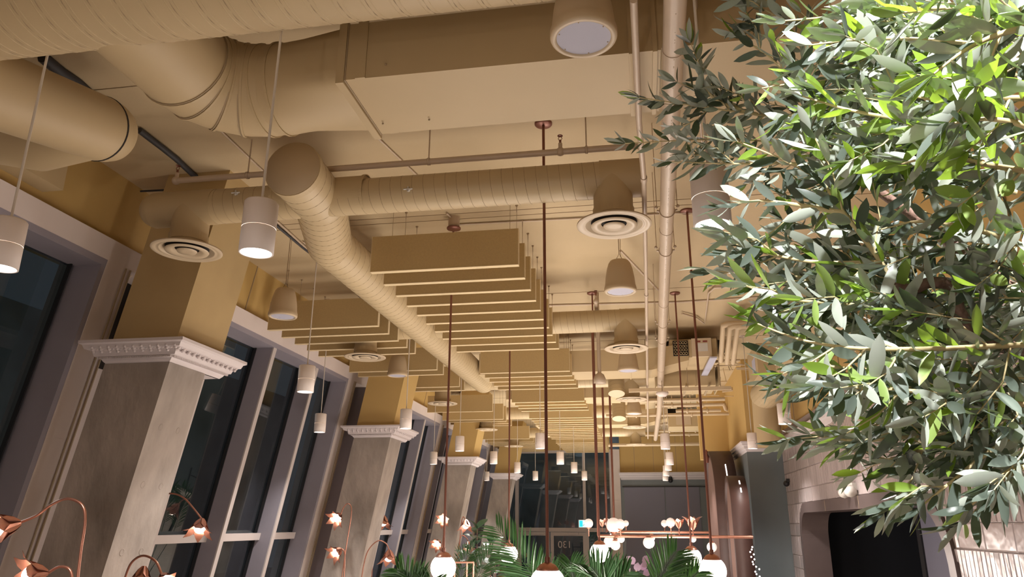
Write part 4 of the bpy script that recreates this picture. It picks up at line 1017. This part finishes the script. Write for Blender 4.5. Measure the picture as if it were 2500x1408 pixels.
def frame_from(d, nrm):
    d = d.normalized(); s_ = nrm.cross(d)
    if s_.length < 1e-3: s_ = Vector((0, 0, 1)).cross(d)
    s_.normalize(); n_ = d.cross(s_); return Matrix((d, s_, n_)).transposed()
rl = random.Random(21)
leaves = []; twigs = []          # leaves: (pos, dir, normal, size, variant, young)
def branch(pix, young=.1, dens=1.0, r0=.0055, sub=.4, leafL=.068, tipy=.04):
    P = [at(x, y, D) for x, y, D in pix]; pts = []
    for i in range(len(P)-1):
        p0 = P[max(i-1, 0)]; p1 = P[i]; p2 = P[i+1]; p3 = P[min(i+2, len(P)-1)]
        for k in range(5):
            u = k/5; pts.append(.5*((2*p1)+(-p0+p2)*u+(2*p0-5*p1+4*p2-p3)*u*u+(-p0+3*p1-3*p2+p3)*u**3))
    pts.append(P[-1]); L = sum((pts[i+1]-pts[i]).length for i in range(len(pts)-1))
    twigs.append((pts, r0)); grow(pts, L, young, dens, sub, leafL, tipy)
def grow(pts, L, young, dens, sub, leafL, tipy):
    s_ = 0; nxt = .02; ang = rl.random()*6.28
    for i in range(len(pts)-1):
        a, c = pts[i], pts[i+1]; l = (c-a).length; d = (c-a).normalized()
        while nxt < s_+l:
            p = a+d*(nxt-s_); f_ = nxt/L; u = d.cross(Vector((0, 0, 1)))
            if u.length < .1: u = Vector((1, 0, 0))
            u.normalize(); w_ = d.cross(u); ang += pi/2+rl.uniform(-.3, .3)
            for sg in (0, pi):
                o = u*cos(ang+sg)+w_*sin(ang+sg)
                if sub > 0 and rl.random() < sub*(1-f_) and L > .14:
                    dd = (d*.75+o*.8+Vector((0, 0, rl.uniform(-.2, .1)))).normalized(); Ls = rl.uniform(.08, .17)*(1.15-.5*f_)
                    q = p+dd*Ls*.5; q2 = p+(dd*.8+d*.3+Vector((0, 0, -.12))).normalized()*Ls
                    twigs.append(([p, q, q2], .0022)); grow([p, q, q2], Ls, young+.02, dens, 0, leafL, tipy)
                sp = rl.uniform(.5, 1.0); dd = (d*sp+o*.75+Vector((0, 0, rl.uniform(-.35, .1)))).normalized()
                nrm = (Vector((0, 0, 1))*rl.uniform(-.5, 1)+o*rl.uniform(-.4, .9)+Vector((rl.uniform(-.7, .7), rl.uniform(-.7, .7), rl.uniform(-.6, .6))))
                yv = rl.random() < young+(tipy if f_ > .82 else 0)
                leaves.append((p, dd, nrm, leafL*rl.uniform(.7, 1.2)*(.75 if f_ > .9 else 1), rl.randrange(6), yv))
            nxt += .0235/dens*rl.uniform(.8, 1.25)
        s_ += l
    d = (pts[-1]-pts[-2]).normalized()
    for k in range(3):
        leaves.append((pts[-1], (d+Vector((rl.uniform(-.4, .4), rl.uniform(-.4, .4), rl.uniform(-.4, .4)))).normalized(), Vector((rl.uniform(-1, 1), rl.uniform(-1, 1), 1)), leafL*rl.uniform(.7, 1), rl.randrange(6), rl.random() < young+tipy))
BR = [
 ([(2560, 30, 1.5), (2300, 20, 1.45), (2050, 40, 1.45), (1900, 52, 1.45)], .12), ([(2560, 130, 1.35), (2300, 100, 1.3), (2120, 95, 1.3), (1980, 110, 1.35)], .3),
 ([(2560, 180, 1.5), (2300, 190, 1.5), (2050, 190, 1.55), (1860, 215, 1.6)], .15), ([(2560, 240, 1.1), (2420, 240, 1.08), (2330, 250, 1.05), (2230, 235, 1.05)], .5),
 ([(2300, 330, 2.0), (2050, 300, 2.0), (1850, 280, 2.0), (1560, 238, 2.0)], .0), ([(2250, 420, 2.1), (2000, 370, 2.1), (1800, 340, 2.1), (1525, 350, 2.1)], .0),
 ([(2180, 700, 1.3), (2150, 640, 1.3), (2060, 520, 1.3), (2000, 440, 1.35), (1900, 385, 1.4), (1800, 345, 1.4)], .18), ([(2480, 470, 1.4), (2300, 420, 1.4), (2120, 400, 1.4), (2000, 420, 1.45)], .15),
 ([(2060, 520, 1.3), (1950, 500, 1.35), (1850, 490, 1.4), (1765, 505, 1.45)], .05), ([(2150, 640, 1.3), (2000, 640, 1.35), (1880, 620, 1.4), (1780, 590, 1.4)], .08),
 ([(2180, 700, 1.35), (2050, 690, 1.4), (1900, 670, 1.45), (1735, 662, 1.5)], .05), ([(2300, 770, 1.3), (2100, 745, 1.3), (1930, 730, 1.3), (1800, 690, 1.35)], .4),
 ([(2520, 840, 1.25), (2300, 850, 1.2), (2100, 850, 1.2), (1960, 830, 1.25), (1850, 790, 1.3)], .25), ([(2520, 930, 1.3), (2300, 905, 1.3), (2080, 900, 1.3), (1890, 870, 1.35)], .12),
 ([(2520, 990, 1.25), (2300, 960, 1.2), (2080, 945, 1.2), (1900, 940, 1.25)], .15), ([(2540, 1060, 1.35), (2300, 1060, 1.35), (2100, 1075, 1.35), (1975, 1060, 1.4)], .05),
 ([(2540, 1040, 1.2), (2420, 1100, 1.2), (2330, 1170, 1.2), (2250, 1235, 1.2)], .08), ([(2560, 1110, 1.15), (2480, 1150, 1.15), (2420, 1190, 1.15), (2370, 1235, 1.15)], .05),
 ([(2540, 1000, 1.5), (2300, 1010, 1.5), (2130, 1040, 1.5), (2080, 1130, 1.5)], .02), ([(2420, 330, 1.3), (2250, 300, 1.25), (2080, 270, 1.25), (1960, 235, 1.3)], .35),
 ([(2100, 430, 1.9), (1950, 400, 1.9), (1800, 400, 1.95), (1640, 395, 2.0)], .0), ([(2050, 330, 1.9), (1950, 220, 1.9), (1880, 140, 1.9), (1800, 90, 1.9)], .0),
 ([(2100, 200, 1.9), (2000, 90, 1.9), (1880, 30, 1.9), (1800, 0, 1.9)], .0), ([(1850, 280, 2.0), (1760, 250, 2.0), (1720, 210, 2.0), (1700, 150, 2.05)], .0),
 ([(2500, 600, 1.3), (2380, 560, 1.25), (2250, 540, 1.25), (2150, 560, 1.3)], .15), ([(2520, 700, 1.4), (2400, 640, 1.4), (2280, 620, 1.4), (2200, 650, 1.4)], .1),
 ([(2300, 1080, 1.35), (2220, 1110, 1.35), (2160, 1120, 1.4), (2110, 1100, 1.4)], .02), ([(2520, 420, 1.15), (2400, 400, 1.12), (2300, 380, 1.1), (2200, 400, 1.1)], .3),
 ([(2560, 330, .95), (2480, 300, .95), (2400, 290, .95), (2330, 300, .95)], .35), ([(2560, 60, .95), (2450, 80, .95), (2360, 120, .95), (2280, 180, .95)], .4)]
for pix, yg in BR: branch(pix, yg*.8)
mask = [(1960, 0), (1900, 120), (1900, 300), (1840, 420), (1880, 560), (1900, 700), (1960, 820), (2000, 960), (2130, 1060), (2330, 1110), (2560, 1130)]
def mask_x(y):
    for (xa_, ya_), (xb_, yb_) in zip(mask, mask[1:]):
        if ya_ <= y <= yb_: return xa_+(xb_-xa_)*(y-ya_)/(yb_-ya_+1e-6)
    return 2500
for i in range(34):
    y = rl.uniform(-40, 1100); x0 = mask_x(max(0, y)); x = x0+(2560-x0)*rl.random()**.8; D = rl.uniform(1.25, 1.95)
    dx = rl.uniform(140, 260); dyy = rl.uniform(-70, 60)
    branch([(x+dx, y+dyy*-1, D+.05), (x+dx*.5, y-dyy*.3, D), (x, y, D-.02)], (.12 if y < 350 and x > 2100 else rl.choice([0, .01, .03])), 1.0, .003, .45)
tree = thing('olive_tree', (1.9, 1.9, 0), 'spotlit olive tree filling the right edge of the view', 'tree')
tw = B()
for pts, r in twigs:
    n = len(pts); tw.tube(pts, [max(.0009, r*(1-.75*i/(n-1))) for i in range(n)], 5, False)
tb = tw.build('twigs', mt_twig, tree); tb['kind'] = 'stuff'
for pix, r in (([(2700, 1000, 1.5), (2500, 860, 1.35), (2400, 830, 1.3), (2340, 760, 1.3), (2330, 700, 1.3), (2270, 690, 1.3), (2230, 705, 1.3), (2180, 700, 1.3)], .014),
               ([(2500, 860, 1.35), (2350, 820, 1.35), (2270, 790, 1.3), (2210, 740, 1.3), (2180, 695, 1.3)], .012), ([(2700, 900, 1.5), (2560, 760, 1.45), (2440, 690, 1.45), (2330, 600, 1.5)], .022),
               ([(2330, 600, 1.5), (2150, 470, 1.8), (2020, 380, 2.0), (1900, 305, 2.0)], .012), ([(2700, 400, 1.6), (2540, 330, 1.55), (2400, 200, 1.5), (2300, 60, 1.5)], .014)):
    P = [at(*p) for p in pix]; sp = []
    for i in range(len(P)-1):
        p0 = P[max(i-1, 0)]; p1 = P[i]; p2 = P[i+1]; p3 = P[min(i+2, len(P)-1)]
        for k in range(6): u = k/6; sp.append(.5*((2*p1)+(-p0+p2)*u+(2*p0-5*p1+4*p2-p3)*u*u+(-p0+3*p1-3*p2+p3)*u**3))
    sp.append(P[-1]); n = len(sp); B().tube(sp, [r*(1-.4*i/n) for i in range(n)], 12).build('branch', mt_bark, tree)
ptr = at(2700, 1000, 1.5)
B().tube([(1.9, 1.9, .35), (1.88, 1.85, 1.0), (1.8, 1.7, 1.6), ptr, at(2700, 900, 1.5), at(2750, 500, 1.55), at(2700, 400, 1.6)], [.06, .055, .045, .035, .03, .02, .015], 14).build('trunk', mt_bark, tree)
B().lathe([(.001, 0), (.2, 0), (.25, .4), (.23, .4), (.22, .36), (.001, .36)], (1.9, 1.9, 0), 28).build('pot', mt_pot, tree)
def lpix(lf): 
    d = lf[0]-CAM; z = d.dot(FW); return 1250+FPX*d.dot(RT)/z, 704-FPX*d.dot(UP)/z, z
inview = []; rest = []
for lf in leaves:
    x, y, z = lpix(lf)
    if x < 1490 or (x < 1700 and z < 1.8 and y > 720): continue
    if z > .6 and 0 < x < 2500 and 0 < y < 1408: inview.append((z/lf[3], lf))
    else: rest.append(lf)
inview.sort(key=lambda t_: t_[0])
for k, (s_, (p, d, nrm, L, v, yv)) in enumerate(inview):
    if k >= 290: break
    o = bpy.data.objects.new('leaf', leafmesh(v, mt_leafy if yv else mt_leaf, 'y' if yv else 'g')); COL.objects.link(o)
    m3 = frame_from(d, nrm)*1.0; o.parent = tree; mw = (m3 @ Matrix.Diagonal((L, L, L))).to_4x4(); mw.translation = p-tree.location; o.matrix_local = mw
rest += [lf for _, lf in inview[290:]]
for key, mat in (('g', mt_leaf), ('y', mt_leafy)):
    b = B()
    for (p, d, nrm, L, v, yv) in rest:
        if yv != (key == 'y'): continue
        m3 = frame_from(d, nrm); V, F = LEAFVAR[v]; b.add([p+m3 @ (Vector(q)*L) for q in V], F, True)
    if b.v: b.build('olive_leaves' if key == 'g' else 'young_olive_leaves', mat, tree)['kind'] = 'stuff'

# palms
def palm(fronds, base, lab, D):
    t = thing('palm', base, lab, 'plant', 'palms in the middle of the room')
    b = B(); b.lathe([(.001, 0), (.16, 0), (.2, .35), (.18, .35), (.17, .3), (.001, .3)], (base[0], base[1], 0), 24); b.build('pot', mt_pot, t)
    for (pix, W, dd) in fronds:
        P = [Vector((base[0], base[1], .3))]+[onY(x, y, D+dd) for x, y in pix]; sp = []
        Q = P
        for i in range(len(Q)-1):
            p0 = Q[max(i-1, 0)]; p1 = Q[i]; p2 = Q[i+1]; p3 = Q[min(i+2, len(Q)-1)]
            for k in range(11): u = k/11; sp.append(.5*((2*p1)+(-p0+p2)*u+(2*p0-5*p1+4*p2-p3)*u*u+(-p0+3*p1-3*p2+p3)*u**3))
        sp.append(Q[-1]); n = len(sp); fb = B(); fb.tube(sp, [.006*(1-.8*i/n) for i in range(n)], 6, False); fr_ = fb.build('frond_stem', mt_palm, t)
        lb = B(); st = 16
        for i in range(st, n-1):
            f_ = (i-st)/(n-st); d = (sp[i+1]-sp[i]).normalized(); sd = d.cross(Vector((0, -1, .15))).normalized()
            for sub_ in (0,):
              for sg in (-1, 1):
                p = sp[i].lerp(sp[i+1], sub_); L = W*(sin(pi*min(.97, f_*.85+.12)))**.7*rl.uniform(.9, 1.1)
                dr2 = (sd*sg*.75+d*(.65+.5*f_)+Vector((rl.uniform(-.08, .08), rl.uniform(-.25, .25), rl.uniform(-.05, .05)))).normalized(); wv = dr2.cross(Vector((rl.uniform(-.3, .3), -1, rl.uniform(-.3, .3)))).normalized()
                w0 = L*.022+.0025; V = [p, p+dr2*L*.35+wv*w0, p+dr2*L*.35-wv*w0, p+dr2*L*.75+wv*w0*.7+Vector((0, 0, -.03*L)), p+dr2*L*.75-wv*w0*.7+Vector((0, 0, -.03*L)), p+dr2*L+Vector((0, 0, -.1*L)), p+dr2*L*.35+Vector((0, .004, -.004)), p+dr2*L*.75+Vector((0, .003, -.03*L))]
                lb.add(V, [(0, 1, 6), (0, 6, 2), (1, 3, 7, 6), (6, 7, 4, 2), (3, 5, 7), (7, 5, 4)])
        o = lb.build('leaflets', mt_palm, fr_); o['kind'] = 'stuff'
    return t
palm([([(1330, 1480), (1318, 1435), (1272, 1365), (1210, 1285)], .26, 0), ([(1350, 1500), (1352, 1460), (1340, 1420), (1318, 1375)], .2, .2), ([(1400, 1500), (1404, 1460), (1400, 1415), (1392, 1368)], .2, .4),
      ([(1440, 1500), (1470, 1460), (1468, 1420), (1440, 1382)], .24, -.2), ([(1440, 1500), (1475, 1455), (1505, 1420), (1535, 1395)], .2, -.2)],
     (onY(1400, 1400, 5.0).x, 5.0, 0), 'dark green palm whose fronds fan out at bottom centre', 5.0)
palm([([(1590, 1500), (1605, 1435), (1625, 1385), (1652, 1345)], .24, 0), ([(1600, 1500), (1650, 1450), (1680, 1420), (1705, 1395)], .2, .1), ([(1560, 1500), (1550, 1460), (1530, 1435), (1500, 1420)], .2, .2)],
     (onY(1590, 1400, 5.6).x, 5.6, 0), 'paler feathery palm right of the centre palm', 5.6)
palm([([(1020, 1490), (1005, 1440), (990, 1410), (968, 1388)], .2, 0), ([(1030, 1490), (1022, 1450), (1016, 1425), (1008, 1402)], .2, 0), ([(1040, 1500), (1045, 1460), (1048, 1435), (1052, 1420)], .18, 0)],
     (onY(1020, 1400, 5.5).x, 5.5, 0), 'small palm at bottom left of the white globe', 5.5)
def rubber(px, Y, tops, lab, seed):
    rr = random.Random(seed); q = onY(px, 1400, Y); t = thing('rubber_plant', (q.x, Y, 0), lab, 'plant', 'dark broad-leaved plants')
    B().lathe([(.001, 0), (.16, 0), (.2, .4), (.18, .4), (.001, .36)], (q.x, Y, 0), 20).build('pot', mt_pot, t)
    for tx, ty in tops:
        tp = onY(tx, ty, Y); P = [Vector((q.x, Y, .36)), Vector(((q.x*2+tp.x)/3, Y, 1.0)), tp-Vector((0, 0, .3)), tp]; B().tube(P, [.015, .013, .009, .006], 8).build('stem', mt_bark, t)
        for k in range(9):
            f_ = k/8; p = P[2].lerp(P[3], f_) if k < 7 else tp; a = k*2.4+rr.random(); L = rr.uniform(.2, .28)
            d = Vector((cos(a), sin(a)*.6, .25+.5*f_)).normalized(); V, F = leaf_verts(1, .24, .3, .15, 5); m3 = frame_from(d, Vector((0, -.4, 1)))
            B().add([p+m3 @ (Vector(v)*L) for v in V], F, True).build('leaf', mt_fid, t)
rubber(1160, 11.6, [(1165, 1290), (1150, 1330), (1160, 1370)], 'dark broad-leaved plant with upright leaf, left of the farthest column', 4)
rubber(1200, 12.2, [(1198, 1325), (1210, 1370)], 'shorter dark broad-leaved plant just left of the small globe', 5)
palm([([(1120, 1480), (1125, 1420), (1135, 1370), (1158, 1340)], .3, 0), ([(1150, 1480), (1165, 1420), (1185, 1370), (1200, 1352)], .3, 0)], (onY(1140, 1400, 10.6).x, 10.6, 0), 'green feathery palm among the dark broad-leaved plants', 10.6)
q = onY(1553, 1385, 6.2); t = thing('orchid', (q.x, q.y, 0), 'lilac flower cluster between the palm fronds at lower right', 'flower')
B().tube([(q.x, q.y, .0), (q.x+.02, q.y, 1.0), q], .008, 8).build('stem', mt_twig, t)
for k in range(9):
    a = k*2.4; c = q+Vector((cos(a)*.05, sin(a)*.03, k*.012-.05)); V, F = leaf_verts(1, .4, .2, .2, 4); m3 = frame_from(Vector((cos(a), -.3, .5)), Vector((0, -1, .5))); B().add([c+m3 @ (Vector(v)*.07) for v in V], F, True).build('petal', mt_flowerp, t)

# upturned chairs on tables
def upchair(px, py, Y, lab, rot=0):
    q = onY(px, py, Y); zt = q.z; t = thing('chair', (q.x, Y, zt-.85), lab, 'chair', 'black chairs stacked upside down on tables')
    for dx, dy, h in ((-.19, -.19, 0), (.19, -.19, 0), (-.16, .19, .0), (.16, .19, .0)):
        B().tube([(q.x+dx*.8, Y+dy*.8, zt-.45), (q.x+dx*1.1, Y+dy*1.1, zt)], .016, 8).build('leg', mt_fabric, t)
    B().lathe([(.001, 0), (.2, 0), (.21, .02), (.2, .04), (.001, .04)], (q.x, Y, zt-.47), 20).build('seat', mt_fabric, t)
    b = B(); b.tube([(q.x-.18, Y+.18, zt-.47), (q.x-.17, Y+.2, zt-.75), (q.x, Y+.22, zt-.85), (q.x+.17, Y+.2, zt-.75), (q.x+.18, Y+.18, zt-.47)], .014, 8); b.build('backrest', mt_fabric, t)
    for yy_ in (-.17, .17): B().bar((q.x-.17, Y+yy_, zt-.15), (q.x+.17, Y+yy_, zt-.15), .02, .02).build('stretcher', mt_fabric, t)
    tt = thing('table', (q.x, Y, 0), 'round table carrying the '+lab, 'table', 'round dining tables')
    zz = zt-.47; B().lathe([(.001, 0), (.35, 0), (.35, .03), (.001, .03)], (q.x, Y-.27, zz-.03), 28).build('tabletop', mt_floor, tt); B().tube([(q.x, Y-.27, 0), (q.x, Y-.27, zz-.03)], .03, 12).build('leg', mt_fabric, tt)
upchair(1650, 1368, 13.5, 'upturned black chair right of the feathery palm'); upchair(1690, 1385, 14.5, 'upturned black chair behind the right globe')
upchair(1230, 1375, 14.6, 'upturned black chair under the small left globe'); upchair(1582, 1375, 15.0, 'upturned black chair behind the feathery palm')
